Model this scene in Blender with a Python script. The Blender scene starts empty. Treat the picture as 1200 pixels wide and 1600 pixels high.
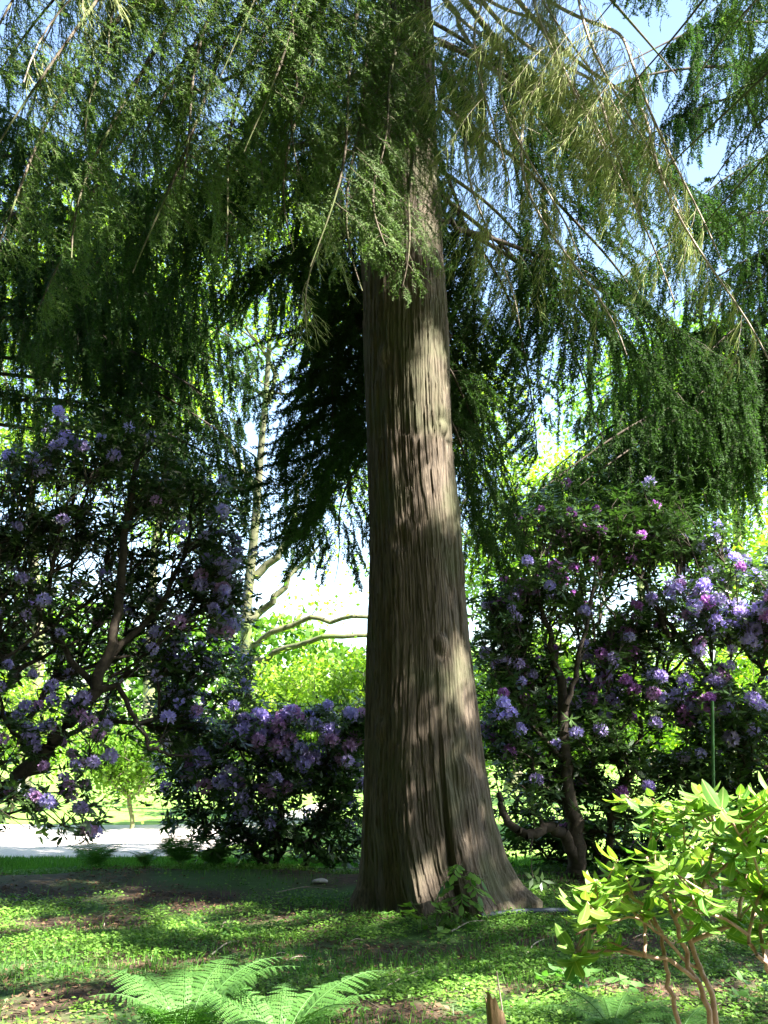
import bpy, math, random
import numpy as np
from mathutils import Matrix, Vector

# ------------------------------------------------------------------ camera, world, sun
SC = bpy.context.scene
COL = SC.collection
PITCH = math.radians(12.0); FPX = 1604.0
CAM = np.array([0.0, 0.0, 1.6])
cd = bpy.data.cameras.new('camera'); cam = bpy.data.objects.new('camera', cd); COL.objects.link(cam)
cam.location = CAM; cam.rotation_euler = (math.radians(90) + PITCH, 0, 0)
cd.sensor_fit = 'VERTICAL'; cd.sensor_height = 24.0; cd.lens = 24.0 * FPX / 1600.0
cd.clip_end = 2000; cd.clip_start = 0.05
SC.camera = cam

SUN_EL = math.radians(49); SUN_AZ = math.radians(28)       # azimuth from +X towards the camera (-Y)
SUN = np.array([math.cos(SUN_EL) * math.cos(SUN_AZ), -math.cos(SUN_EL) * math.sin(SUN_AZ), math.sin(SUN_EL)])
w = bpy.data.worlds.new('World'); SC.world = w; w.use_nodes = True
nt = w.node_tree; nt.nodes.clear()
sky = nt.nodes.new('ShaderNodeTexSky'); sky.sky_type = 'NISHITA'; sky.sun_disc = False
sky.sun_elevation = SUN_EL; sky.sun_rotation = math.atan2(SUN[0], SUN[1])
bg = nt.nodes.new('ShaderNodeBackground'); bg.inputs['Strength'].default_value = 0.08
wo = nt.nodes.new('ShaderNodeOutputWorld')
nt.links.new(sky.outputs[0], bg.inputs[0]); nt.links.new(bg.outputs[0], wo.inputs[0])
sd = bpy.data.lights.new('sun', 'SUN'); so = bpy.data.objects.new('sun', sd); COL.objects.link(so)
sd.energy = 5.0; sd.angle = math.radians(0.5); sd.color = (1.0, 0.95, 0.87)
so.rotation_euler = Vector(-SUN).to_track_quat('-Z', 'Y').to_euler()
so.location = Vector(SUN * 40)
SC.view_settings.view_transform = 'Standard'; SC.view_settings.look = 'None'
SC.view_settings.exposure = 2.9; SC.view_settings.gamma = 1.0
SC.cycles.max_bounces = 6; SC.cycles.diffuse_bounces = 3; SC.cycles.glossy_bounces = 2
SC.cycles.transmission_bounces = 4; SC.cycles.transparent_max_bounces = 4

# ------------------------------------------------------------------ helpers
def ray(px, py):
    dx = (px - 600) / FPX; dz = (800 - py) / FPX
    return np.array([dx, math.cos(PITCH) - dz * math.sin(PITCH), math.sin(PITCH) + dz * math.cos(PITCH)])
def at(px, py, Y):
    r = ray(px, py); return CAM + r * (Y / r[1])
def ground_at(px, py):
    r = ray(px, py); return CAM + r * (-(CAM[2]) / r[2])
def project(P):
    P = np.atleast_2d(P) - CAM
    fy = P[:, 1] * math.cos(PITCH) + P[:, 2] * math.sin(PITCH)
    fz = -P[:, 1] * math.sin(PITCH) + P[:, 2] * math.cos(PITCH)
    fy = np.maximum(fy, 1e-3)
    return np.stack([600 + FPX * P[:, 0] / fy, 800 - FPX * fz / fy], 1)
def nrm(v): return v / np.maximum(np.linalg.norm(v, axis=-1, keepdims=True), 1e-9)
UP = np.array([0., 0., 1.])

def _hash(ix, iy, iz, seed):
    n = (ix.astype(np.int64) * 374761393 + iy.astype(np.int64) * 668265263 + iz.astype(np.int64) * 2147483647 + seed * 1274126177) & 0xFFFFFFFF
    n = ((n ^ (n >> 13)) * 1274126177) & 0xFFFFFFFF
    return ((n ^ (n >> 16)) & 0xFFFFFF) / float(0xFFFFFF)
def vnoise(x, y, z=None, seed=0):
    if z is None: z = np.zeros_like(x)
    ix, iy, iz = np.floor(x), np.floor(y), np.floor(z)
    fx, fy, fz = x - ix, y - iy, z - iz
    fx, fy, fz = [f * f * (3 - 2 * f) for f in (fx, fy, fz)]
    r = 0
    for a in (0, 1):
        for b in (0, 1):
            for c in (0, 1):
                r = r + _hash(ix + a, iy + b, iz + c, seed) * (fx if a else 1 - fx) * (fy if b else 1 - fy) * (fz if c else 1 - fz)
    return r

class Geo:
    def __init__(s): s.V = []; s.F = []; s.A = []; s.n = 0
    def add(s, V, F, rnd=None, across=None):
        V = np.asarray(V, dtype=np.float32).reshape(-1, 3)
        F = np.asarray(F, dtype=np.int64)
        if len(V) == 0: return
        s.V.append(V); s.F.append(F + s.n)
        a = np.zeros((len(V), 2), np.float32)
        a[:, 0] = 0.5 if rnd is None else rnd
        a[:, 1] = 0.0 if across is None else across
        s.A.append(a); s.n += len(V)
    def tube(s, pts, rad, n=6, cap=True):
        pts = np.asarray(pts, float); K = len(pts)
        rad = np.broadcast_to(np.asarray(rad, float), (K,))
        t = nrm(np.gradient(pts, axis=0))
        ref = np.array([0.13, 0.21, 1.0]) if abs(t[0][2]) < 0.85 else np.array([1.0, 0.2, 0.1])
        u = nrm(np.cross(t, ref)); v = np.cross(t, u)
        ang = np.linspace(0, 2 * math.pi, n, endpoint=False)
        V = pts[:, None] + rad[:, None, None] * (u[:, None] * np.cos(ang)[None, :, None] + v[:, None] * np.sin(ang)[None, :, None])
        i = np.arange(K - 1)[:, None] * n; j = np.arange(n)[None]
        F = np.stack([i + j, i + (j + 1) % n, i + n + (j + 1) % n, i + n + j], -1).reshape(-1, 4)
        s.add(V.reshape(-1, 3), F)
        if cap:
            for k, o in ((0, 1), (K - 1, -1)):
                c = np.concatenate([V[k], pts[k][None]])
                jj = np.arange(n)
                s.add(c, np.stack([jj, (jj + 1) % n, np.full(n, n)], 1)[:, ::o])
    def tubes(s, P, R, n=3, rnd=None):
        """P (N,K,3) polylines, R (N,K)"""
        P = np.asarray(P, float); N, K, _ = P.shape
        if N == 0: return
        t = nrm(np.gradient(P, axis=1))
        ref = np.where(np.abs(t[..., 2:3]) < 0.8, UP, np.array([1., 0., 0.]))
        u = nrm(np.cross(t, ref)); v = np.cross(t, u)
        ang = np.linspace(0, 2 * math.pi, n, endpoint=False)
        R = np.broadcast_to(R, (N, K))
        V = P[:, :, None] + R[:, :, None, None] * (u[:, :, None] * np.cos(ang)[:, None] + v[:, :, None] * np.sin(ang)[:, None])
        i = np.arange(K - 1)[:, None] * n; j = np.arange(n)[None]
        F = np.stack([i + j, i + (j + 1) % n, i + n + (j + 1) % n, i + n + j], -1).reshape(-1, 4)
        F = (np.arange(N)[:, None, None] * (K * n) + F[None]).reshape(-1, 4)
        s.add(V.reshape(-1, 3), F, None if rnd is None else np.repeat(rnd, K * n))
    def leaves(s, tmpl, P, A, S, L, W, rnd):
        """tmpl = (verts (k,3): along, across, lift ; faces)"""
        tv, tf = tmpl; tv = np.asarray(tv, float)
        P = np.asarray(P, float); N = len(P)
        if N == 0: return
        A = nrm(A); S = nrm(S - A * np.sum(A * S, -1, keepdims=True)); Nn = np.cross(A, S)
        L = np.broadcast_to(L, (N,))[:, None, None]; W = np.broadcast_to(W, (N,))[:, None, None]
        V = P[:, None] + A[:, None] * tv[None, :, 0:1] * L + S[:, None] * tv[None, :, 1:2] * W + Nn[:, None] * tv[None, :, 2:3] * L
        k = len(tv); tf = np.asarray(tf)
        F = (np.arange(N)[:, None, None] * k + tf[None]).reshape(-1, tf.shape[1])
        s.add(V.reshape(-1, 3), F, np.repeat(rnd, k), np.tile(np.abs(tv[:, 1]) * 2, N))
    def build(s, name, mat, parent=None, smooth=False, link=True):
        me = bpy.data.meshes.new(name)
        if s.V:
            V = np.concatenate(s.V); A = np.concatenate(s.A)
            loops = np.concatenate([f.reshape(-1) for f in s.F]).astype(np.int32)
            tot = np.concatenate([np.full(len(f), f.shape[1]) for f in s.F])
            st = np.concatenate([[0], np.cumsum(tot)[:-1]]).astype(np.int32)
            me.vertices.add(len(V)); me.vertices.foreach_set('co', V.reshape(-1))
            me.loops.add(len(loops)); me.loops.foreach_set('vertex_index', loops)
            me.polygons.add(len(tot)); me.polygons.foreach_set('loop_start', st)
            if smooth: me.polygons.foreach_set('use_smooth', np.ones(len(tot), bool))
            at_ = me.attributes.new('rnd', 'FLOAT', 'POINT'); at_.data.foreach_set('value', np.ascontiguousarray(A[:, 0]))
            at2 = me.attributes.new('across', 'FLOAT', 'POINT'); at2.data.foreach_set('value', np.ascontiguousarray(A[:, 1]))
            me.update(calc_edges=True); me.validate()
        me.materials.append(mat)
        o = bpy.data.objects.new(name, me)
        if link: COL.objects.link(o)
        if parent is not None: o.parent = parent
        return o

def tag(o, label=None, cat=None, group=None, kind=None):
    if label: o['label'] = label
    if cat: o['category'] = cat
    if group: o['group'] = group
    if kind: o['kind'] = kind
    return o
def empty(name, loc, label, cat, group=None):
    o = bpy.data.objects.new(name, None); COL.objects.link(o); o.location = Vector(loc)
    o.empty_display_size = 0.2
    return tag(o, label, cat, group)
def unparent_loc(o):   # world-coordinate mesh under an empty: cancel the empty's translation
    o.matrix_parent_inverse = Matrix.Translation(-o.parent.location)
    return o

# ------------------------------------------------------------------ materials
def base_mat(name):
    m = bpy.data.materials.new(name); m.use_nodes = True
    n = m.node_tree.nodes; l = m.node_tree.links; n.clear()
    out = n.new('ShaderNodeOutputMaterial'); p = n.new('ShaderNodeBsdfPrincipled')
    l.new(p.outputs[0], out.inputs[0])
    return m, n, l, p, out
def foliage(name, c0, c1, trans=0.35, rough=0.5, spec=0.4, tcol=None, midrib=None, objvar=0.15):
    m, n, l, p, out = base_mat(name)
    a = n.new('ShaderNodeAttribute'); a.attribute_name = 'rnd'
    r = n.new('ShaderNodeValToRGB'); r.color_ramp.elements[0].color = (*c0, 1); r.color_ramp.elements[1].color = (*c1, 1)
    l.new(a.outputs['Fac'], r.inputs[0]); col = r.outputs[0]
    oi = n.new('ShaderNodeObjectInfo'); mr = n.new('ShaderNodeMapRange')
    mr.inputs['To Min'].default_value = 1 - objvar; mr.inputs['To Max'].default_value = 1 + objvar
    l.new(oi.outputs['Random'], mr.inputs['Value'])
    hs = n.new('ShaderNodeHueSaturation'); l.new(col, hs.inputs['Color']); l.new(mr.outputs[0], hs.inputs['Value']); col = hs.outputs[0]
    if midrib:
        b = n.new('ShaderNodeAttribute'); b.attribute_name = 'across'
        mm = n.new('ShaderNodeMapRange'); mm.inputs['From Min'].default_value = 0.0; mm.inputs['From Max'].default_value = 0.12
        mm.inputs['To Min'].default_value = 0.7; mm.inputs['To Max'].default_value = 0
        l.new(b.outputs['Fac'], mm.inputs['Value'])
        mx = n.new('ShaderNodeMix'); mx.data_type = 'RGBA'; l.new(mm.outputs[0], mx.inputs[0]); l.new(col, mx.inputs[6]); mx.inputs[7].default_value = (*midrib, 1)
        col = mx.outputs[2]
    l.new(col, p.inputs['Base Color']); p.inputs['Roughness'].default_value = rough
    p.inputs['Specular IOR Level'].default_value = spec
    t = n.new('ShaderNodeBsdfTranslucent')
    g = n.new('ShaderNodeMix'); g.data_type = 'RGBA'; g.blend_type = 'MULTIPLY'; g.inputs[0].default_value = 1
    l.new(col, g.inputs[6]); g.inputs[7].default_value = (*(tcol or (1.6, 2.0, 0.8)), 1)
    l.new(g.outputs[2], t.inputs[0])
    ms = n.new('ShaderNodeMixShader'); ms.inputs[0].default_value = trans
    l.new(p.outputs[0], ms.inputs[1]); l.new(t.outputs[0], ms.inputs[2]); l.new(ms.outputs[0], out.inputs[0])
    return m
def rough_mat(name, c0, c1, scale=(8, 8, 8), bump=0.3, dist=0.01, rough=0.85, c2=None, c2scale=1.5, c2lo=0.5, c2hi=0.65, detail=6, spec=0.3):
    m, n, l, p, out = base_mat(name)
    tc = n.new('ShaderNodeTexCoord'); mp = n.new('ShaderNodeMapping'); mp.inputs['Scale'].default_value = scale
    l.new(tc.outputs['Object'], mp.inputs[0])
    no = n.new('ShaderNodeTexNoise'); no.inputs['Scale'].default_value = 1; no.inputs['Detail'].default_value = detail
    no.inputs['Roughness'].default_value = 0.65
    l.new(mp.outputs[0], no.inputs['Vector'])
    r = n.new('ShaderNodeValToRGB'); r.color_ramp.elements[0].position = 0.33; r.color_ramp.elements[1].position = 0.68
    r.color_ramp.elements[0].color = (*c0, 1); r.color_ramp.elements[1].color = (*c1, 1)
    l.new(no.outputs['Fac'], r.inputs[0]); col = r.outputs[0]
    if c2:
        n2 = n.new('ShaderNodeTexNoise'); n2.inputs['Scale'].default_value = c2scale; n2.inputs['Detail'].default_value = 5
        l.new(tc.outputs['Object'], n2.inputs['Vector'])
        m2 = n.new('ShaderNodeMapRange'); m2.inputs['From Min'].default_value = c2lo; m2.inputs['From Max'].default_value = c2hi
        l.new(n2.outputs['Fac'], m2.inputs['Value'])
        mx = n.new('ShaderNodeMix'); mx.data_type = 'RGBA'; l.new(m2.outputs[0], mx.inputs[0]); l.new(col, mx.inputs[6]); mx.inputs[7].default_value = (*c2, 1)
        col = mx.outputs[2]
    l.new(col, p.inputs['Base Color']); p.inputs['Roughness'].default_value = rough
    p.inputs['Specular IOR Level'].default_value = spec
    b = n.new('ShaderNodeBump'); b.inputs['Strength'].default_value = bump; b.inputs['Distance'].default_value = dist
    l.new(no.outputs['Fac'], b.inputs['Height']); l.new(b.outputs[0], p.inputs['Normal'])
    return m

M = {}
M['bark'] = rough_mat('conifer_bark', (0.043, 0.034, 0.025), (0.165, 0.128, 0.092), scale=(55, 55, 5), bump=0.8, dist=0.012, rough=0.9,
                      c2=(0.085, 0.09, 0.045), c2scale=2.2, c2lo=0.45, c2hi=0.75)
M['branch_bark'] = rough_mat('branch_bark', (0.07, 0.055, 0.04), (0.16, 0.13, 0.09), scale=(30, 30, 30), bump=0.4, c2=(0.10, 0.13, 0.04), c2scale=6)
M['dark_bark'] = rough_mat('dark_branch_bark', (0.04, 0.032, 0.025), (0.09, 0.07, 0.05), scale=(30, 30, 30), bump=0.4)
M['moss_twig'] = foliage('mossy_twigs', (0.27, 0.34, 0.11), (0.50, 0.54, 0.24), trans=0.15, rough=0.7, spec=0.2)
M['pale_wood'] = rough_mat('pale_dead_wood', (0.28, 0.23, 0.17), (0.52, 0.44, 0.36), scale=(25, 25, 25), bump=0.3)
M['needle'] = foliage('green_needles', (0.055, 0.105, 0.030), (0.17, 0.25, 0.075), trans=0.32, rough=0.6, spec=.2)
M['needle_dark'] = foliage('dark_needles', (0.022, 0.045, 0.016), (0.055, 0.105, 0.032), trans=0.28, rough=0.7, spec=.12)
M['needle_far'] = foliage('far_needles', (0.03, 0.065, 0.02), (0.08, 0.15, 0.045), trans=0.3, rough=0.55)
M['rhodo'] = foliage('rhododendron_leaf', (0.028, 0.062, 0.018), (0.075, 0.14, 0.035), trans=0.2, rough=0.32, spec=0.55)
M['rhodo_young'] = foliage('young_rhododendron_leaf', (0.035, 0.13, 0.02), (0.26, 0.38, 0.08), trans=0.36, rough=0.45, spec=0.35, midrib=(0.45, 0.5, 0.2), tcol=(1.5, 1.7, 0.6))
M['rhodo_wood'] = rough_mat('rhododendron_wood', (0.035, 0.028, 0.022), (0.09, 0.07, 0.05), scale=(20, 20, 20), bump=0.4)
M['young_stem'] = rough_mat('young_stem', (0.28, 0.15, 0.11), (0.50, 0.34, 0.27), scale=(30, 30, 30), bump=0.3, rough=0.6)
M['lilac'] = foliage('lilac_petal', (0.47, 0.41, 0.90), (0.76, 0.70, 1.0), trans=0.35, rough=0.5, spec=0.2, tcol=(1.1, 1.0, 1.2))
M['magenta'] = foliage('magenta_petal', (0.40, 0.16, 0.50), (0.62, 0.32, 0.70), trans=0.35, rough=0.5, spec=0.2, tcol=(1.2, 0.9, 1.2))
M['pale_lilac'] = foliage('pale_lilac_petal', (0.42, 0.34, 0.72), (0.72, 0.62, 0.92), trans=0.35, rough=0.5, spec=0.2, tcol=(1.1, 1.0, 1.2))
M['pink'] = foliage('pink_petal', (0.52, 0.30, 0.62), (0.75, 0.5, 0.8), trans=0.35, rough=0.5, spec=0.2, tcol=(1.2, 1.0, 1.1))
M['lime'] = foliage('sunlit_leaf', (0.13, 0.24, 0.025), (0.30, 0.44, 0.06), trans=0.45, rough=0.5, tcol=(1.6, 1.7, 0.5))
M['midleaf'] = foliage('tree_leaf', (0.07, 0.17, 0.02), (0.20, 0.34, 0.045), trans=0.45, rough=0.5, tcol=(1.6, 1.8, 0.5))
M['fern'] = foliage('fern_leaf', (0.05, 0.14, 0.03), (0.12, 0.26, 0.06), trans=0.28, rough=0.5, tcol=(1.4, 1.8, 0.7))
M['clover'] = foliage('ground_cover_leaf', (0.045, 0.135, 0.02), (0.21, 0.36, 0.06), trans=0.28, rough=0.55)
M['grass'] = foliage('grass_blade', (0.035, 0.13, 0.015), (0.13, 0.28, 0.04), trans=0.3, rough=0.5)
M['litter'] = foliage('dead_leaf', (0.07, 0.04, 0.024), (0.24, 0.15, 0.09), trans=0.05, rough=0.85, spec=0.15, tcol=(1, 1, 1))
M['soil'] = rough_mat('soil', (0.030, 0.021, 0.014), (0.10, 0.066, 0.042), scale=(9, 9, 9), bump=0.8, dist=0.03, c2=(0.05, 0.11, 0.025), c2scale=0.9, c2lo=0.45, c2hi=0.6)
M['lawn'] = rough_mat('lawn', (0.10, 0.22, 0.03), (0.24, 0.38, 0.07), scale=(6, 6, 6), bump=0.5, dist=0.03)
M['path'] = rough_mat('gravel_path', (0.58, 0.51, 0.47), (0.74, 0.67, 0.62), scale=(25, 25, 25), bump=0.5, dist=0.02)
M['tree_bark'] = rough_mat('tree_bark', (0.09, 0.08, 0.055), (0.22, 0.19, 0.13), scale=(12, 12, 6), bump=0.5, dist=0.02, c2=(0.16, 0.19, 0.07), c2scale=1.5)
M['green_bark'] = rough_mat('mossy_tree_bark', (0.05, 0.055, 0.03), (0.13, 0.13, 0.065), scale=(12, 12, 6), bump=0.5, dist=0.02, c2=(0.10, 0.14, 0.04), c2scale=1.5)
M['pipe'] = rough_mat('grey_pipe', (0.018, 0.026, 0.034), (0.05, 0.065, 0.08), scale=(20, 20, 20), bump=0.1, rough=0.55, spec=0.3)
M['stone'] = rough_mat('stone', (0.35, 0.33, 0.3), (0.6, 0.57, 0.52), scale=(20, 20, 20), bump=0.4)
M['stump_wood'] = rough_mat('split_wood', (0.22, 0.13, 0.07), (0.45, 0.30, 0.17), scale=(60, 60, 8), bump=0.6)
M['stake'] = rough_mat('green_stake', (0.06, 0.17, 0.05), (0.10, 0.24, 0.08), scale=(10, 10, 10), bump=0.1, rough=0.45)

# leaf templates (along, across, lift)
T_NEEDLE = ([(0, -.5, 0), (0, .5, 0), (1, 0, 0)], [(0, 1, 2)])
T_RHOMB = ([(0, 0, 0), (.45, .5, .04), (1, 0, -.03), (.45, -.5, .04)], [(0, 1, 2, 3)])
T_LEAF = ([(0, 0, 0), (.3, .42, .05), (.3, 0, .02), (.3, -.42, .05), (.7, .42, .03), (.7, 0, 0), (.7, -.42, .03), (1, 0, -.08)],
          None)
_lf = [(0, 2, 1), (0, 3, 2), (1, 2, 4), (2, 5, 4), (2, 3, 5), (3, 6, 5), (4, 5, 7), (5, 6, 7)]
T_LEAF = (T_LEAF[0], _lf)
def big_leaf():
    al = [0, .12, .28, .48, .68, .85, 1.0]; wd = [.05, .28, .42, .5, .47, .32, .03]; lift = [0, .03, .05, .05, .02, -.04, -.11]
    V = []; F = []
    for a_, w_, h_ in zip(al, wd, lift):
        for s_ in (-1, -.5, 0, .5, 1): V.append((a_, s_ * w_, h_ + .02 * abs(s_) * (w_ * 2)))
    for i in range(6):
        for j in range(4):
            q = i * 5 + j; F.append((q, q + 5, q + 6, q + 1))
    return (V, F)
T_BIG = big_leaf()

# ------------------------------------------------------------------ light map: which points the sun must reach
_ub = nrm(np.cross(SUN, UP)); _vb = np.cross(SUN, _ub)
def uvs(P): P = np.atleast_2d(P); return P @ _ub, P @ _vb, P @ SUN
LIT = []
def lit_poly(poly, step=22, Y=None):
    poly = np.array(poly, float); x0, y0 = poly.min(0); x1, y1 = poly.max(0)
    for px in np.arange(x0, x1 + 1, step):
        for py in np.arange(y0, y1 + 1, step * 0.6 if Y is None else step):
            c = False; j = len(poly) - 1
            for i in range(len(poly)):
                if (poly[i, 1] > py) != (poly[j, 1] > py) and px < (poly[j, 0] - poly[i, 0]) * (py - poly[i, 1]) / (poly[j, 1] - poly[i, 1] + 1e-9) + poly[i, 0]: c = not c
                j = i
            if c: LIT.append(ground_at(px, py) if Y is None else at(px, py, Y))
# trunk patches
lit_poly([(640, 225), (690, 215), (692, 345), (632, 360)], 14, 9.3)
lit_poly([(650, 560), (708, 500), (714, 780), (636, 825), (626, 690)], 14, 9.3)
lit_poly([(705, 1010), (725, 1000), (738, 1100), (722, 1110)], 16, 9.3)
lit_poly([(640, 1375), (680, 1370), (680, 1395), (640, 1395)], 20, 9.0)
lit_poly([(800, 1385), (860, 1395), (860, 1415), (800, 1410)], 12, 9.2)
N_TR = len(LIT)
# ground patches
lit_poly([(-60, 1425), (260, 1432), (250, 1450), (-60, 1462)])
lit_poly([(-60, 1475), (150, 1475), (130, 1500), (-60, 1530)])
lit_poly([(280, 1440), (520, 1420), (610, 1415), (600, 1432), (480, 1455), (330, 1480), (240, 1470)])
lit_poly([(40, 1505), (330, 1490), (300, 1520), (60, 1545)])
lit_poly([(-40, 1560), (120, 1575), (120, 1620), (-40, 1620)])
lit_poly([(200, 1500), (560, 1515), (560, 1600), (200, 1600)], 30, 5.5)
lit_poly([(930, 1430), (1260, 1430), (1260, 1480), (930, 1475)])
lit_poly([(700, 1535), (950, 1540), (1230, 1530), (1230, 1560), (760, 1580), (640, 1590)])
lit_poly([(700, 1420), (870, 1400), (880, 1425), (720, 1435)])
lit_poly([(-60, 1348), (270, 1346), (240, 1368), (-60, 1385)])
# young rhododendron
lit_poly([(880, 1230), (1260, 1230), (1260, 1600), (1000, 1600), (880, 1480)], 40, 4.0)
lit_poly([(880, 1230), (1260, 1230), (1260, 1500), (1000, 1500), (880, 1480)], 60, 3.5)
N_B0 = len(LIT)
# twiggy bough and the sunlit boughs
lit_poly([(760, -20), (1210, -20), (1210, 330), (1000, 420), (720, 330)], 40, 7.2)
lit_poly([(740, 380), (1000, 400), (950, 480), (740, 470)], 40, 7.2)
lit_poly([(540, 230), (650, 240), (650, 410), (560, 400)], 25, 7.6)
lit_poly([(120, 270), (420, 280), (420, 360), (120, 350)], 40, 6.8)
lit_poly([(280, 20), (520, 40), (500, 110), (280, 90)], 40, 7.2)
N_B1 = len(LIT)
# lawn beyond
for X in np.arange(-9, 2, .5):
    for Y in np.arange(13.0, 18, .5): LIT.append(np.array([X, Y, 0.]))
for px, py, Y in ((330, 880, 12), (360, 1180, 12), (400, 1130, 12), (500, 1150, 12), (540, 1090, 12), (1060, 1060, 11.3), (1140, 970, 11.3),
                  (1110, 960, 11.3), (1000, 1060, 11.3), (1180, 890, 11.5), (150, 1150, 10), (300, 1000, 11.5), (840, 1180, 11), (940, 1160, 11)):
    LIT.append(at(px, py, Y))
LIT = np.array(LIT)
_k = np.arange(len(LIT)); _rel = LIT[:, :2] - np.array([.45, 9.6]); _sh = -SUN[:2] / np.linalg.norm(SUN[:2])
_al = _rel @ _sh; _pe = np.abs(_rel @ np.array([-_sh[1], _sh[0]]))
LIT[(_k >= N_TR) & (LIT[:, 2] < .5) & (_al > 0) & (_al < 9) & (_pe < .62)] = (60., -80., 0.)
_i = np.arange(len(LIT)); LWT = np.where(_i < N_TR, 2.0, np.where(_i < N_B0, .5, np.where(_i < N_B1, .03, .01))); LU, LV, LW = uvs(LIT)
def blocks(c, r):
    u, v, w_ = uvs(c)
    d = (LU - u[0]) ** 2 + (LV - v[0]) ** 2
    return np.count_nonzero((d < r * r) & (w_[0] > LW + 0.3))

# ------------------------------------------------------------------ conifer boughs
def interp_poly(P, s):
    """P (N,K,3), s (N,m) in 0..1 -> positions, tangents (N,m,3)"""
    K = P.shape[1]; x = s * (K - 1); i = np.clip(np.floor(x).astype(int), 0, K - 2); f = (x - i)[..., None]
    idx = np.arange(P.shape[0])[:, None]
    a = P[idx, i]; b = P[idx, i + 1]
    return a * (1 - f) + b * f, nrm(b - a)
def needles_on(g, P, rng, gap, nl, nw, flat=0.25):
    Ls = np.linalg.norm(np.diff(P, axis=1), axis=2).sum(1)
    m = max(2, int(np.mean(Ls) / gap)); N = len(P)
    if N == 0: return
    s = (np.arange(m)[None] + rng.random((N, m))) / m
    p, t = interp_poly(P, s)
    side = np.where((np.arange(m) % 2)[None, :, None] == 0, 1., -1.)
    nrmal = nrm(np.array([0, 0, 1.]) + rng.normal(0, .35, (N, 1, 3)))
    lat = nrm(np.cross(t, nrmal))
    d = nrm(t * 0.55 + lat * side * 0.8 + rng.normal(0, flat, (N, m, 3)))
    sd_ = nrm(np.cross(d, nrmal) + rng.normal(0, .4, (N, m, 3)))
    rr = np.repeat(rng.random(N)[:, None], m, 1) * .6 + rng.random((N, m)) * .4
    g.leaves(T_NEEDLE, p.reshape(-1, 3), d.reshape(-1, 3), sd_.reshape(-1, 3), nl * rng.uniform(.7, 1.2, N * m), nw, rr.reshape(-1))

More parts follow.
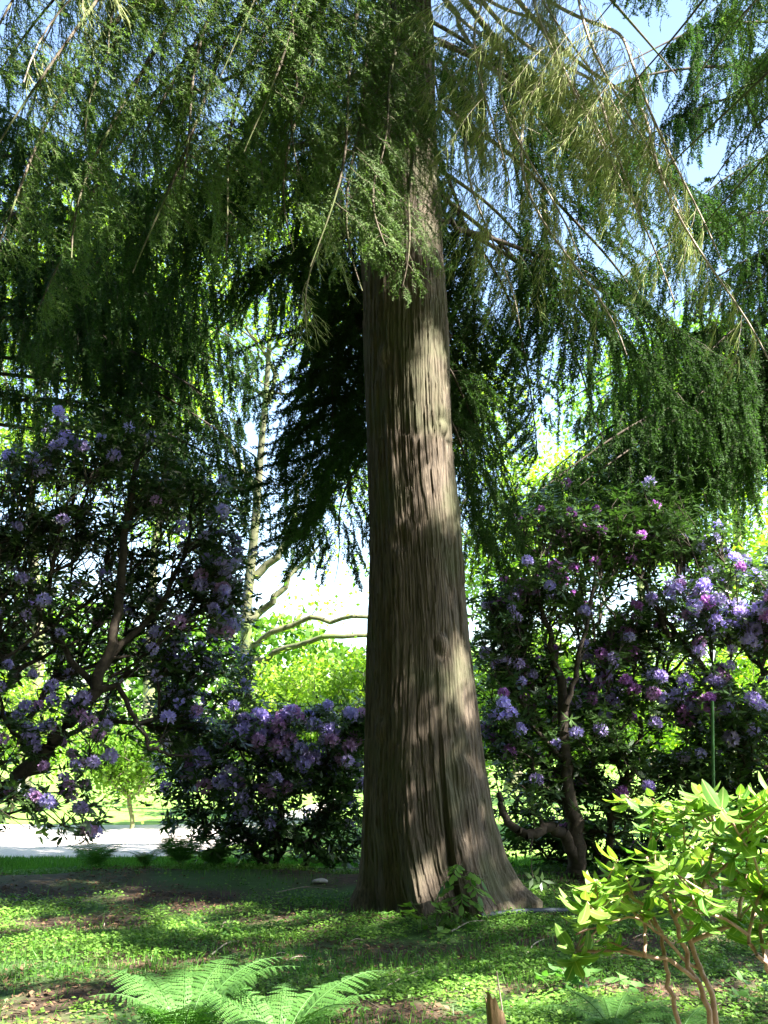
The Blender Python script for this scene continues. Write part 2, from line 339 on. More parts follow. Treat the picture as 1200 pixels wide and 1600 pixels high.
def make_bough(seed, L=4.0, rise=.12, drop=.35, side_gap=.075, side_len=.9, side_hang=.35, twig_gap=.045, twig_len=.2, twig_hang=.35,
               nd_gap=.009, nd_len=.022, nd_w=.0045, needles=True, wob=1.0, r0=.035, t0=.12, tw_r=.0022, clump=0.0):
    rng = np.random.default_rng(seed)
    wood = Geo(); ng = Geo()
    t = np.linspace(0, 1, 28)
    ph = rng.uniform(0, 6, 3)
    ax = np.stack([L * t, wob * (.10 * np.sin(t * 5 + ph[0]) + .05 * np.sin(t * 11 + ph[2])) * t * L * .4, L * (rise * t - drop * t ** 2) + .03 * wob * np.sin(t * 9 + ph[1])], 1)
    wood.tube(ax, r0 * (1 - t) ** .8 + .004, 7)
    n = int(L * (1 - t0) / side_gap)
    twP = []; sideP = []
    for i in range(n):
        tt = t0 + (1 - t0) * (i + rng.random()) / n
        if clump and vnoise(np.array([tt * L * 2.2]), np.array([seed * 3.1]), seed=seed)[0] < clump: continue
        x = tt * 27; k = min(int(x), 26); f = x - k
        b = ax[k] * (1 - f) + ax[k + 1] * f; tan = nrm(ax[k + 1] - ax[k])
        sgn = 1 if i % 2 else -1
        ang = math.radians(rng.uniform(38, 72)) * sgn
        d = np.array([tan[0] * math.cos(ang) - tan[1] * math.sin(ang), tan[0] * math.sin(ang) + tan[1] * math.cos(ang), tan[2] + rng.normal(0, .15)])
        sl = side_len * (max(0, 1 - tt) ** .55) * (.45 + .55 * min(1, tt / .35)) * rng.uniform(.55, 1.25) + .08
        K = 9; wv = side_hang * (np.linspace(0, 1, K) ** .6) * rng.uniform(.75, 1.2)
        wv = np.clip(wv, 0, .97)[:, None]
        dk = nrm(d * (1 - wv) + np.array([.12, 0, -1.]) * wv + rng.normal(0, .07, (K, 3)))
        P = b + np.concatenate([np.zeros((1, 3)), np.cumsum(dk[:-1] * sl / (K - 1), 0)])
        sideP.append(P)
        m = max(3, int(sl / twig_gap))
        s = np.clip((np.arange(m) + rng.random(m)) / m * .93 + .06, 0, 1)
        p, tn = interp_poly(P[None], s[None]); p, tn = p[0], tn[0]
        lat = nrm(np.cross(tn, nrm(UP * .8 + rng.normal(0, .35, 3))))
        sg = np.where(np.arange(m) % 2 == 0, 1., -1.)[:, None]
        dd = nrm(tn * .6 + lat * sg * .8 + np.array([0, 0, -1.]) * twig_hang + rng.normal(0, .18, (m, 3)))
        tl = twig_len * (1 - .55 * s) * rng.uniform(.5, 1.25, m)
        hang = np.array([0, 0, -1.])
        q0 = p; q1 = q0 + dd * (tl * .35)[:, None]
        d2 = nrm(dd * (1 - .4 * twig_hang) + hang * .5 * twig_hang); q2 = q1 + d2 * (tl * .35)[:, None]
        d3 = nrm(d2 * (1 - .5 * twig_hang) + hang * .8 * twig_hang); q3 = q2 + d3 * (tl * .3)[:, None]
        twP.append(np.stack([q0, q1, q2, q3], 1))
    sideP = np.array(sideP); twP = np.concatenate(twP)
    wood.tubes(sideP, np.linspace(.007, .002, 9)[None] * (r0 / .035), 3)
    if needles:
        ng.tubes(twP, np.linspace(tw_r, tw_r * .4, 4)[None], 3, rng.random(len(twP)) * .5)
        needles_on(ng, twP, rng, nd_gap, nd_len, nd_w)
        needles_on(ng, sideP[:, 2:], rng, nd_gap, nd_len, nd_w)
    else:
        ng.tubes(twP, np.linspace(tw_r, tw_r * .5, 4)[None], 3, rng.random(len(twP)))
        # finer twiglets
        s = rng.random((len(twP), 5)); p, tn = interp_poly(twP, s)
        d = nrm(tn * .8 + rng.normal(0, .5, tn.shape) + np.array([0, 0, -.5]))
        p = p.reshape(-1, 3); d = d.reshape(-1, 3); l = rng.uniform(.03, .10, len(p))[:, None]
        ng.tubes(np.stack([p, p + d * l * .5, p + d * l + np.array([0, 0, -.25]) * l], 1), np.array([[.0013, .0011, .0006]]), 3, rng.random(len(p)))
    return wood, ng

VAR = {}
def variant(key, wood_mat, leaf_mat, **kw):
    wood, ng = make_bough(**kw)
    a = wood.build('bough', M[wood_mat], link=False, smooth=True); b = ng.build('needles', M[leaf_mat], link=False)
    pts = np.concatenate(ng.V); pts = pts[np.random.default_rng(1).integers(0, len(pts), 900)].astype(float)
    VAR[key] = (a.data, b.data, kw.get('L', 4.0), pts)
    bpy.data.objects.remove(a); bpy.data.objects.remove(b)
for k_ in range(4):   # near sprays, mid green
    variant(f'A{k_}', 'branch_bark', 'needle', seed=11 + k_, L=4.2, rise=.10, drop=.32, side_gap=.05, side_hang=.6, side_len=1.25, twig_gap=.034, twig_len=.24, twig_hang=.5,
            clump=.41, t0=.34, nd_gap=.010, nd_len=.026, nd_w=.0085, r0=.020)
for k_ in range(2):   # short sprays
    variant(f'S{k_}', 'branch_bark', 'needle', seed=31 + k_, L=2.2, rise=.05, drop=.35, side_gap=.05, side_hang=.5, side_len=.7, twig_gap=.034, twig_len=.18, twig_hang=.4, r0=.018, nd_gap=.009, nd_len=.026, nd_w=.008)
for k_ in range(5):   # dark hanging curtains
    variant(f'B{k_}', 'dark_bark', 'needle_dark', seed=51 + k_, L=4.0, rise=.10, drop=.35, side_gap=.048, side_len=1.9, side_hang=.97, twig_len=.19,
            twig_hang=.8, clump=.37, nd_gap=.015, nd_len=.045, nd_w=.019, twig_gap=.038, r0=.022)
for k_ in range(2):   # almost bare mossy drooping twigs
    variant(f'C{k_}', 'pale_wood', 'moss_twig', seed=71 + k_, L=3.2, rise=.10, drop=.40, side_gap=.075, side_len=.95, side_hang=.75, twig_gap=.04, twig_len=.24,
            twig_hang=.8, needles=False, t0=.34, wob=2.4, r0=.013, clump=.3, tw_r=.0026)

NLIT_TRUNK = 0
def put_bough(tree, root, tip, key, roll=0.0, fuss=True, alts=None):
    root = np.asarray(root, float); tip = np.asarray(tip, float)
    best = None
    fam = [k for k in VAR if k[0] == key[0]]
    for tr_ in range(13 if fuss else 1):
        k2 = key if tr_ == 0 else fam[(fam.index(key) + tr_) % len(fam)]
        if alts is not None: tip = alts(tr_)
        rt = root + (np.array([0, 0, .15 * tr_]) if tr_ else 0); rl = roll + (.08 * tr_ * (-1) ** tr_)
        wm, nm, L, pts = VAR[k2]
        kw_drop = {'A': .22, 'S': .30, 'B': .25, 'C': .30}[key[0]]
        v = tip - rt; D = np.linalg.norm(v); rt0 = rt.copy()
        if D > 1.12 * L: rt = tip - v * (1.08 * L / D) + UP * .12 * (D - 1.08 * L); v = tip - rt; D = np.linalg.norm(v)
        x = nrm(v + UP * D * kw_drop); z = nrm(UP - x * x[2]); y = np.cross(z, x)      # aim so the built-in sag ends at the tip
        sc_ = D / L
        R = Matrix((x, y, z)).transposed().to_4x4()
        q = min(max(sc_, .75), 1.15)
        mt = Matrix.Translation(Vector(rt)) @ R @ Matrix.Rotation(rl, 4, 'X') @ Matrix.Diagonal((sc_, q, q, 1))
        m = np.array(mt); W = pts @ m[:3, :3].T + m[:3, 3]
        u, v_, w_ = uvs(W); d2 = (u[:, None] - LU[None]) ** 2 + (v_[:, None] - LV[None]) ** 2
        hit = ((d2 < .13 ** 2) & (w_[:, None] > LW[None] + .5)).any(0)
        sc = (hit * LWT).sum()
        if best is None or sc < best[0] - 1: best = (sc, mt, wm, nm, rt0, rt.copy(), (hit * (LWT > 1.5)).sum(), x)
        if sc < 1: break
    sc, mt, wm, nm, rt0, rt, ntr, x = best
    BLK.append((int(ntr), key, [int(c) for c in project(tip)[0]]))
    W0 = mt
    mt = Matrix.Translation(-tree.location) @ mt
    o = bpy.data.objects.new('bough', wm); COL.objects.link(o); o.parent = tree; o.matrix_basis = mt
    if np.linalg.norm(rt0 - rt) > .3:
        g = Geo(); s_ = np.linspace(0, 1, 9)[:, None]; P_ = rt0 * (1 - s_) + rt * s_ + UP * .10 * np.sin(s_ * math.pi); P_[-1] = rt + x * .02
        P_[1:-1] += np.random.default_rng(len(BLK)).normal(0, .03, (7, 3)); g.tube(P_, np.linspace(.045, .022, 9), 7)
        l_ = g.build('limb', wm.materials[0], o, smooth=True); l_.matrix_parent_inverse = W0.inverted()
    n = bpy.data.objects.new('needles', nm); COL.objects.link(n); n.parent = o
    return o
BLK = []

# ------------------------------------------------------------------ ground
def hgt(X, Y):
    return (.10 * (vnoise(X * .5, Y * .5, seed=5) - .5) + .04 * (vnoise(X * 2, Y * 2, seed=6) - .5)
            + .16 * np.exp(-((Y - 11.2) / .8) ** 2) * (vnoise(X * .6, Y * 0, seed=8) * .6 + .5)
            + .14 * np.exp(-((X - .45) ** 2 + (Y - 9.6) ** 2) / 1.2))
def grid_sheet(xs, ys, z=None):
    X, Y = np.meshgrid(xs, ys); Z = hgt(X, Y) if z is None else z(X, Y)
    g = Geo(); V = np.stack([X, Y, Z], -1).reshape(-1, 3); nx = len(xs)
    i = np.arange(len(ys) - 1)[:, None] * nx + np.arange(nx - 1)[None]
    g.add(V, np.stack([i, i + 1, i + nx + 1, i + nx], -1).reshape(-1, 4)); return g
fade = lambda X, Y: np.clip((16 - Y) / 3, 0, 1)
xs = np.concatenate([[-400, -100, -40, -20, -12], np.arange(-8, 8.01, .08), [12, 20, 40, 100, 400]])
ys = np.concatenate([[-300, -60, -20, -6, 0], np.arange(3, 16.01, .08), [18, 22, 30, 50, 100, 300, 900]])
g = grid_sheet(xs, ys, lambda X, Y: hgt(X, Y) * np.clip((12.6 - Y) / .8, 0, 1) * np.clip((8 - abs(X)), 0, 1) * np.clip(Y - 2.5, 0, 1))
tag(g.build('ground', M['soil'], smooth=True), kind='structure')
def gz(X, Y): return hgt(X, Y) * np.clip((12.6 - Y) / .8, 0, 1) * np.clip((8 - abs(X)), 0, 1) * np.clip(Y - 2.5, 0, 1)
g = Geo(); xe = np.linspace(-60, 60, 241); ye = 12.95 + .25 * np.sin(xe * 1.3) + .1 * np.sin(xe * 4.1)
V = np.concatenate([np.stack([xe, ye, 0 * xe + .006], 1), np.stack([xe, 0 * xe + 90, 0 * xe + .006], 1)])
i = np.arange(240); g.add(V, np.stack([i, i + 1, i + 242, i + 241], 1)); tag(g.build('lawn', M['lawn']), kind='structure')
g = Geo(); xe = np.linspace(-60, -.2, 241); ya = 13.25 + .08 * np.sin(xe * .7) + np.exp((xe + 2.6) * 1.5); yb = np.minimum(ya + 5.5 + .5 * np.sin(xe * .33), 60)
V = np.concatenate([np.stack([xe, ya, 0 * xe + .012], 1), np.stack([xe, yb, 0 * xe + .012], 1)])
g.add(V, np.stack([i, i + 1, i + 242, i + 241], 1)); tag(g.build('path', M['path']), kind='structure')

# ------------------------------------------------------------------ main trunk
TY = 9.6
edge = [(0, 592, 672), (100, 575, 677), (200, 562, 682), (300, 562, 686), (400, 566, 690), (500, 569, 697), (600, 572, 703), (700, 574, 708), (800, 576, 714),
        (900, 577, 720), (1000, 578, 729), (1100, 577, 740), (1200, 575, 753), (1280, 573, 768), (1340, 569, 788), (1380, 562, 812), (1405, 550, 842)]
zz = []; cx = []; rr_ = []
for y, l, r in edge:
    a = at(l, y, TY); b = at(r, y, TY); zz.append(a[2]); cx.append((a[0] + b[0]) / 2); rr_.append((b[0] - a[0]) / 2)
zz = np.array(zz[::-1]); cx = np.array(cx[::-1]); rr_ = np.array(rr_[::-1])
def trunk_c(z): return np.interp(z, zz, cx), np.interp(z, zz, rr_)
def build_trunk():
    zr = np.concatenate([np.arange(-.25, .4, .008), np.arange(.4, 9.6, .017), np.linspace(9.65, 21, 30)])
    nth = 620; th = np.linspace(0, 2 * math.pi, nth, endpoint=False) + math.pi / 2   # seam at the back
    Z, T = np.meshgrid(zr, th, indexing='ij')
    C, R = trunk_c(np.clip(Z, 0.02, 9.3))
    top = np.clip((Z - 9.3) / 11.7, 0, 1); R = R * (1 - .93 * top)
    core = np.interp(Z, [0, .15, .5, 1.2, 9.3, 21], [.66, .63, .585, .54, .5, .5])
    core = R.copy()
    # root flare: limit the round body near the base and let lobes carry the silhouette out
    Rb = np.interp(Z, [-.3, .05, .4, 1.0, 1.6], [.62, .6, .57, .545, .53])
    low = Z < 1.3
    core = np.where(low, np.minimum(R, Rb), R)
    extra = np.maximum(R - core, 0)
    lobes = [(-0.18, .17, 1.0), (math.pi + .12, .20, .9), (-.62, .13, .16), (-1.12, .17, .24), (-1.62, .12, .10), (-1.98, .16, .22), (-2.6, .14, .16), (.8, .3, .5), (2.0, .3, .5)]
    Rl = core * 1.0
    for a0, wd, am in lobes:
        d = np.angle(np.exp(1j * (T - a0 - .05 * np.sin(Z * 3))))
        lob = np.exp(-(d / wd) ** 2)
        Rl = Rl + lob * (am * (.42 if am < .5 else .0) * np.exp(-np.maximum(Z, 0) / .28) + (extra * 1.02 * (1 if am > .8 else am * .7)))
    for a0, ext in [(-.05, .55), (-.55, .35), (-1.45, .22), (-2.35, .38), (-2.9, .5)]:
        d = np.angle(np.exp(1j * (T - a0 - .25 * np.maximum(.3 - Z, 0))))
        Rl = Rl + ext * np.exp(-(d / .085) ** 2) * np.exp(-np.maximum(Z + .02, 0) / .075)
    # flutes that run up the bole
    fl = .018 * np.cos(T * 7 + 1.0 + .25 * Z) + .012 * np.cos(T * 11 + .3 * Z + 2)
    Rl = Rl + fl * np.exp(-np.maximum(Z, 0) / 2.5)
    d = np.angle(np.exp(1j * (T + 1.38 - .03 * Z)))          # the deep dark seam at the front
    Rl = Rl - .075 * np.exp(-(d / .055) ** 2) * np.exp(-np.maximum(Z - .5, 0) / .8)
    # bark ridges
    u = (T - math.pi / 2) * .55; tw = u + .03 * np.sin(Z * 1.7)
    wv = .02 * (vnoise(u * 6, Z * 3, seed=3) - .5)
    n1 = 1 - np.abs(2 * vnoise((tw + wv) * 40, Z * .9, seed=1) - 1)
    n2 = 1 - np.abs(2 * vnoise((tw - wv) * 75, Z * 2.2, seed=2) - 1)
    n3 = vnoise(tw * 110, Z * 10, seed=4)
    disp = .013 * n1 ** 1.3 * (.4 + vnoise(u * 5, Z * 1.1, seed=12)) + .008 * n2 + .004 * n3 - .016
    # flaking plates
    pl = vnoise((tw + wv) * 34, Z * 3.6, seed=7); disp = disp + .010 * (pl > .62)
    for ka, kz, kr, kh in [(-1.1, 2.35, .07, .035), (-1.9, 3.3, .09, -.03), (-.7, 4.4, .06, .03), (-2.2, 5.1, .08, .03), (-1.3, 5.9, .06, -.025), (-2.5, 1.6, .08, .03), (-.9, 1.25, .10, .03), (-1.7, 6.9, .07, .035)]:
        q = ((np.angle(np.exp(1j * (T - ka))) * .5) ** 2 + ((Z - kz) * .8) ** 2) / kr ** 2
        Rl = Rl + kh * np.exp(-q) - .5 * kh * np.exp(-(np.sqrt(q) - 1.3) ** 2 * 4)
    Rl = Rl + .05 * (vnoise(T * 2.5, Z * .9, seed=14) - .5) * (Z < 9)
    Rl = Rl + disp * np.clip((21 - Z) / 10, .2, 1)
    X = C + Rl * np.cos(T); Yv = TY + Rl * np.sin(T) * np.where(low, 1.0, 1.0)
    g = Geo(); V = np.stack([X, Yv, Z], -1).reshape(-1, 3)
    i = np.arange(len(zr) - 1)[:, None] * nth; j = np.arange(nth)[None]
    g.add(V, np.stack([i + j, i + (j + 1) % nth, i + nth + (j + 1) % nth, i + nth + j], -1).reshape(-1, 4))
    return g
conifer = empty('conifer_tree', (0.36, TY, 0), 'huge old conifer with thick furrowed brown trunk and drooping boughs in the middle', 'tree')
tr = build_trunk().build('trunk', M['bark'], conifer, smooth=True); unparent_loc(tr)

def troot(z, toward):
    c, r = trunk_c(min(z, 9.3)); r = r * (1 - .9 * max(0, min(1, (z - 9.3) / 11.7)))
    d = np.array([toward[0] - c, toward[1] - TY]); d = d / (np.linalg.norm(d) + 1e-6)
    return np.array([c + d[0] * r * .8, TY + d[1] * r * .8, z])

rng = np.random.default_rng(5)
# near boughs, left of the trunk (tip pixel x, y, depth Y, root height, variant)
near = [(-60, 330, 6.4, 9.0, 'A0'), (60, 330, 6.8, 9.3, 'A1'), (180, 345, 6.9, 8.8, 'A2'), (300, 320, 7.2, 8.9, 'A0'), (420, 310, 7.3, 8.7, 'A1'),
        (-40, 180, 6.2, 9.4, 'A2'), (90, 150, 6.6, 9.8, 'A1'), (240, 190, 6.8, 9.5, 'A0'), (370, 150, 7.0, 9.4, 'A2'), (440, 200, 7.2, 9.0, 'A1'),
        (-80, 40, 6.4, 10.2, 'A0'), (130, 10, 6.6, 10.4, 'A1'), (330, 30, 6.9, 10.2, 'A2'), (430, 60, 7.1, 9.9, 'A0'),
        (545, 370, 7.4, 8.3, 'A1'), (480, 330, 7.3, 8.5, 'A2'), (640, 395, 7.6, 6.4, 'S0'), (600, 335, 7.5, 6.5, 'S1'), (600, 200, 7.6, 7.6, 'S0'),
        (150, 250, 7.6, 8.8, 'A2'), (20, 20, 7.2, 10.4, 'A3'), (-60, 120, 7.4, 10.0, 'A1'), (20, 430, 8.0, 8.2, 'A0'), (370, 240, 7.8, 8.7, 'A1')]
for px, py, Y, z, k_ in near:
    tip = at(px, py, Y); put_bough(conifer, troot(z + 2.0, tip), tip, k_)
# near right, sunlit and lush: boughs of the neighbouring conifer reaching into view
nb = np.array([8.2, 6.2, 0.0])
neigh = empty('conifer_tree', nb, 'neighbouring conifer whose lush sunlit sprays reach in at the upper right corner', 'tree')
for px, py, Y, z, k_ in [(1090, 170, 6.9, 9.2, 'A0'), (1150, 300, 7.1, 8.6, 'A1'), (1060, 40, 7.2, 9.8, 'A2'), (1150, 60, 6.6, 9.8, 'A3'), (1170, 440, 7.8, 8.0, 'A2'),
                         (1110, -60, 7.6, 10.6, 'A2'), (1010, 60, 8.2, 10.2, 'A0'), (1180, 180, 6.5, 9.0, 'A1'), (1190, 560, 8.0, 7.4, 'A0'), (980, -40, 7.6, 10.4, 'A3'), (1170, 380, 7.3, 8.0, 'A3')]:
    tip = at(px, py, Y); d = nrm(tip - nb); put_bough(neigh, np.array([nb[0] + d[0] * .2, nb[1] + d[1] * .2, z]), tip, k_, alts=lambda q, px=px, py=py, Y=Y: at(px, py, Y - .13 * q * (1 if q % 2 else -.8)))
# bare mossy boughs, right
for px, py, Y, z, k_, ro in [(1010, 270, 7.3, 8.4, 'C0', 0), (900, 330, 7.5, 8.0, 'C1', .2), (850, 250, 7.6, 8.6, 'C0', -.2), (960, 180, 7.3, 9.2, 'C1', .2), (1060, 240, 7.0, 9.2, 'C0', .15), (1090, 400, 7.4, 8.2, 'C1', 0),
                             (830, 430, 7.9, 7.4, 'C1', .1), (960, 120, 7.2, 8.9, 'C0', .1), (1190, 500, 7.6, 7.9, 'C0', -.1), (1150, 330, 7.0, 8.8, 'C1', .1),
                             (930, 470, 7.8, 7.6, 'C0', .1),
                             (480, 430, 7.9, 7.8, 'C1', 0), (60, 60, 6.4, 9.6, 'C1', 0)]:
    tip = at(px, py, Y); put_bough(conifer, troot(z + 1.3, tip), tip, k_, ro, alts=lambda q, px=px, py=py, Y=Y: at(px, py, Y - .11 * q))
# far-side hanging boughs of the same tree
far = [(470, 420, 11.5, 7.2), (500, 560, 11.2, 6.2), (430, 700, 12.0, 5.6), (520, 700, 11.0, 5.2), (400, 480, 12.2, 6.6), (330, 330, 12.4, 7.6), (340, 560, 12.6, 6.2), (450, 830, 12.6, 5.0),
       (210, 400, 12.0, 7.2), (110, 430, 11.6, 7.4), (40, 520, 11.2, 7.0), (-40, 400, 11.0, 7.8), (250, 480, 12.4, 6.6), (530, 300, 11.6, 8.0),
       (980, 350, 12.2, 7.8), (1080, 360, 12.4, 7.8), 
       (740, 640, 11.6, 6.4), (950, 560, 12.2, 6.6), (1040, 560, 12.4, 6.6), (1130, 600, 12.4, 6.4), (1000, 680, 12.0, 5.6), (900, 700, 11.6, 5.2),
       (820, 730, 11.2, 4.9), (1090, 680, 12.6, 5.8), (740, 200, 11.4, 8.6), (860, 180, 12.2, 8.8),        (430, 180, 12.4, 9.0), (780, 780, 12.4, 5.0)]
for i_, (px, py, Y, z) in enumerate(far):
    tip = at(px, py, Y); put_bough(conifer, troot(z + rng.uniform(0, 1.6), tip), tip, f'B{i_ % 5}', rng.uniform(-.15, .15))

# two more conifers behind, their trunks outside the frame, hanging boughs crossing the view
def side_conifer(px, Y, label, r=.4):
    c = at(px, 1100, Y); b = np.array([c[0], Y, 0.0]); t_ = empty('conifer_tree', b, label, 'tree')
    g = Geo(); z = np.linspace(-.1, 19, 40); g.tube(np.stack([b[0] + .1 * np.sin(z * .4), b[1] + 0 * z, z], 1), r * (1 - z / 20) + .02 + .2 * np.exp(-np.maximum(z, 0) * 2.5), 14)
    unparent_loc(g.build('trunk', M['bark'], t_, smooth=True)); return t_, b
rng = np.random.default_rng(15)
tl, bl = side_conifer(-330, 14.0, 'dark conifer behind at left, its hanging boughs reaching in above the mauve flowered shrub')
tr2, br = side_conifer(1480, 14.5, 'dark conifer behind at right, its low hanging boughs reaching in above the right shrubs')
Lp = [(60, 380), (260, 430), (350, 480), (60, 560), (-20, 600), (130, 500), (430, 560), (500, 640), (400, 720), (470, 800), (530, 860), (330, 640), (20, 640), (250, 330), (380, 380), (120, 250), (300, 220), (480, 480), (540, 740), (190, 520), (540, 560), (430, 850), (520, 900), (550, 800), (300, 620), (380, 660), (420, 760), (400, 560), (345, 780), (440, 640), (290, 520), (180, 330), (-60, 520)]
Rp = [(1180, 640), (1100, 620), (1020, 640), (940, 640), (860, 660), (780, 700), (1120, 540), (1040, 500), (960, 440), (1000, 730), (930, 760), (850, 770), (1080, 700), (1150, 480), (760, 800), (1200, 700), (740, 660), (830, 820), (900, 820), (740, 740), (790, 790), (760, 560), (770, 720), (840, 750), (900, 770), (980, 770), (1060, 740), (960, 830), (1030, 800), (1100, 640), (1180, 570), (930, 700), (1150, 420), (1060, 330), (1150, 260), (1060, 180), (960, 260), (1160, 120), (1050, 60), (930, 140), (1200, 350), (840, 200)]
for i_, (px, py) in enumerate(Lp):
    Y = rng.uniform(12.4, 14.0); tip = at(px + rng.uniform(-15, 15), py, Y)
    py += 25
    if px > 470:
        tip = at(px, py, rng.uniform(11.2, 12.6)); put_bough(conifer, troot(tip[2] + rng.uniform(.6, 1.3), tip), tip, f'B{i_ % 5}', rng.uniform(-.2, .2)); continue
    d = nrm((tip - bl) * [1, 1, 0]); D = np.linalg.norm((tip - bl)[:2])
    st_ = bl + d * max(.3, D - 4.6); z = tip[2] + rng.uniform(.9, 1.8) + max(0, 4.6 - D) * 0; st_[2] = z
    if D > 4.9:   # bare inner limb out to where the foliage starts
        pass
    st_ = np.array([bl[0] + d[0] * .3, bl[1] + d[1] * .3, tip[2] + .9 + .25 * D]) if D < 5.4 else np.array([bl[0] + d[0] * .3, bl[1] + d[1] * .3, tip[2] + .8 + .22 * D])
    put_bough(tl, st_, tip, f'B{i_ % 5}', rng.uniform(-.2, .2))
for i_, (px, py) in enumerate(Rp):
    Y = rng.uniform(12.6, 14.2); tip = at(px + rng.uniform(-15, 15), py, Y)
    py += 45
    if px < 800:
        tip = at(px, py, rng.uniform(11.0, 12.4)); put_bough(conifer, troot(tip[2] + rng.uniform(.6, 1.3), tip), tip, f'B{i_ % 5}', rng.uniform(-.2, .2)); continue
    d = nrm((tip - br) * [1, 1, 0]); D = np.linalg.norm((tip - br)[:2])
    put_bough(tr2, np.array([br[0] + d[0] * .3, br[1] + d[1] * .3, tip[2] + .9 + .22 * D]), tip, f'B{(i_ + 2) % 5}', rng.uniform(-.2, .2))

# ------------------------------------------------------------------ growing shrubs and trees
def grow(nodes, parents, tips, base, rng, bias=.35):
    """connect each tip to the nearest node that lies closer to the base"""
    nodes = [np.array(n, float) for n in nodes]; parents = list(parents)
    dist = [np.linalg.norm(n - base) for n in nodes]
    order = np.argsort(np.linalg.norm(tips - base, axis=1)); tipidx = []
    for t in tips[order]:
        N = np.array(nodes); dn = np.array(dist); dt = np.linalg.norm(t - base)
        d = np.linalg.norm(N - t, axis=1) + bias * np.maximum(0, dn - dt * .93) * 8 + bias * .3 * dn * 0
        j = int(np.argmin(d)); L = np.linalg.norm(t - N[j]); cur = j
        if L > .5:
            k = int(L / .4) + 1
            for q in range(1, k):
                p = N[j] + (t - N[j]) * q / k + rng.normal(0, .035 * L, 3) * .6
                nodes.append(p); parents.append(cur); dist.append(np.linalg.norm(p - base)); cur = len(nodes) - 1
        nodes.append(t); parents.append(cur); dist.append(dt); tipidx.append(len(nodes) - 1)
    return np.array(nodes), np.array(parents), np.array(tipidx)
def wood_from(nodes, parents, r_tip, power=2.3, fixed=None, n=5, rmax=None):
    cnt = np.zeros(len(nodes)); r = np.full(len(nodes), 0.0); acc = np.zeros(len(nodes))
    for i in range(len(nodes) - 1, 0, -1):
        if acc[i] == 0: acc[i] = r_tip ** power
        if parents[i] >= 0: acc[parents[i]] += acc[i]
    r = np.maximum(acc, r_tip ** power) ** (1 / power)
    if rmax: r = np.minimum(r, rmax)
    if fixed is not None:
        for i, v in fixed.items(): r[i] = v
    idx = np.array([i for i in range(len(nodes)) if parents[i] >= 0])
    a = nodes[parents[idx]]; b = nodes[idx]
    rng = np.random.default_rng(3); mid = (a + b) / 2 + rng.normal(0, .04, a.shape) * np.linalg.norm(b - a, axis=1, keepdims=True)
    ra = np.minimum(r[parents[idx]], r[idx] * 1.6 + .004)
    d = nrm(b - a) * (r[idx] * .5)[:, None]
    g = Geo(); P = np.stack([a - d * .4, mid, b + d * .6], 1)
    g.tubes(P, np.stack([ra, (ra + r[idx]) / 2, r[idx]], 1), n)
    return g, r
def sample_blobs(blobs, n, rng, shell=.45):
    out = []; wts = np.array([b[1][0] * b[1][1] * b[1][2] * (b[2] if len(b) > 2 else 1) for b in blobs]) ** .8; wts /= wts.sum()
    for b, k in zip(blobs, rng.multinomial(n, wts)):
        d = nrm(rng.normal(0, 1, (k, 3))); rad = rng.random(k) ** shell
        out.append(np.array(b[0]) + d * rad[:, None] * np.array(b[1]) * rng.uniform(.7, 1.15, (k, 1)) + rng.normal(0, .09, (k, 3)) + (rng.random((k, 1)) < .08) * rng.normal(0, .22, (k, 3)))
    return np.concatenate(out)

def truss_mesh(seed, mat):
    rng = np.random.default_rng(seed); g = Geo(); n = 17
    for k in range(n):
        ph = math.acos(1 - 1.55 * (k + .5) / n); th = k * 2.4 + rng.normal(0, .2)
        o = np.array([math.sin(ph) * math.cos(th), math.sin(ph) * math.sin(th), math.cos(ph)])
        c = o * .045 + rng.normal(0, .004, 3)
        u = nrm(np.cross(o, np.array([.3, .5, .8]))); v = np.cross(o, u)
        a = np.arange(5) * 2 * math.pi / 5 + rng.random() * 6
        out = u[None] * np.cos(a)[:, None] + v[None] * np.sin(a)[:, None]
        A = nrm(out * .85 + o[None] * .65 + rng.normal(0, .1, (5, 3)))
        g.leaves(T_RHOMB, np.repeat(c[None], 5, 0), A, np.cross(A, o[None]), rng.uniform(.034, .046, 5), .026, np.full(5, rng.random()) * .6 + rng.random(5) * .4)
    # a few leaves of petals inside to close the ball
    o = g.build('flower_cluster', M[mat], link=False); me = o.data; bpy.data.objects.remove(o); return me
TR = {m: [truss_mesh(90 + i, m) for i in range(3)] for m in ('lilac', 'magenta', 'pale_lilac', 'pink')}
def whorls(g, tips, dirs, rng, ll=.12, lw=.038, n=9, droop=.35, tmpl=T_RHOMB):
    N = len(tips)
    a = (np.arange(n)[None] * 2 * math.pi / n + rng.random((N, 1)) * 6 + rng.normal(0, .25, (N, n)))
    dirs = nrm(dirs); u = nrm(np.cross(dirs, np.array([.31, .17, .9]))); v = np.cross(dirs, u)
    out = u[:, None] * np.cos(a)[..., None] + v[:, None] * np.sin(a)[..., None]
    A = nrm(out + dirs[:, None] * rng.uniform(-.15, .75, (N, n, 1)) - UP * droop * rng.uniform(.3, 1.5, (N, n, 1)))
    S = np.cross(A, dirs[:, None] + rng.normal(0, .25, (N, n, 3)))
    P = tips[:, None] - dirs[:, None] * rng.uniform(0, .05, (N, n, 1))
    r = np.repeat(rng.random((N, 1)), n, 1) * .6 + rng.random((N, n)) * .4
    g.leaves(tmpl, P.reshape(-1, 3), A.reshape(-1, 3), S.reshape(-1, 3), ll * rng.uniform(.7, 1.2, N * n), lw * rng.uniform(.8, 1.15, N * n), r.reshape(-1))

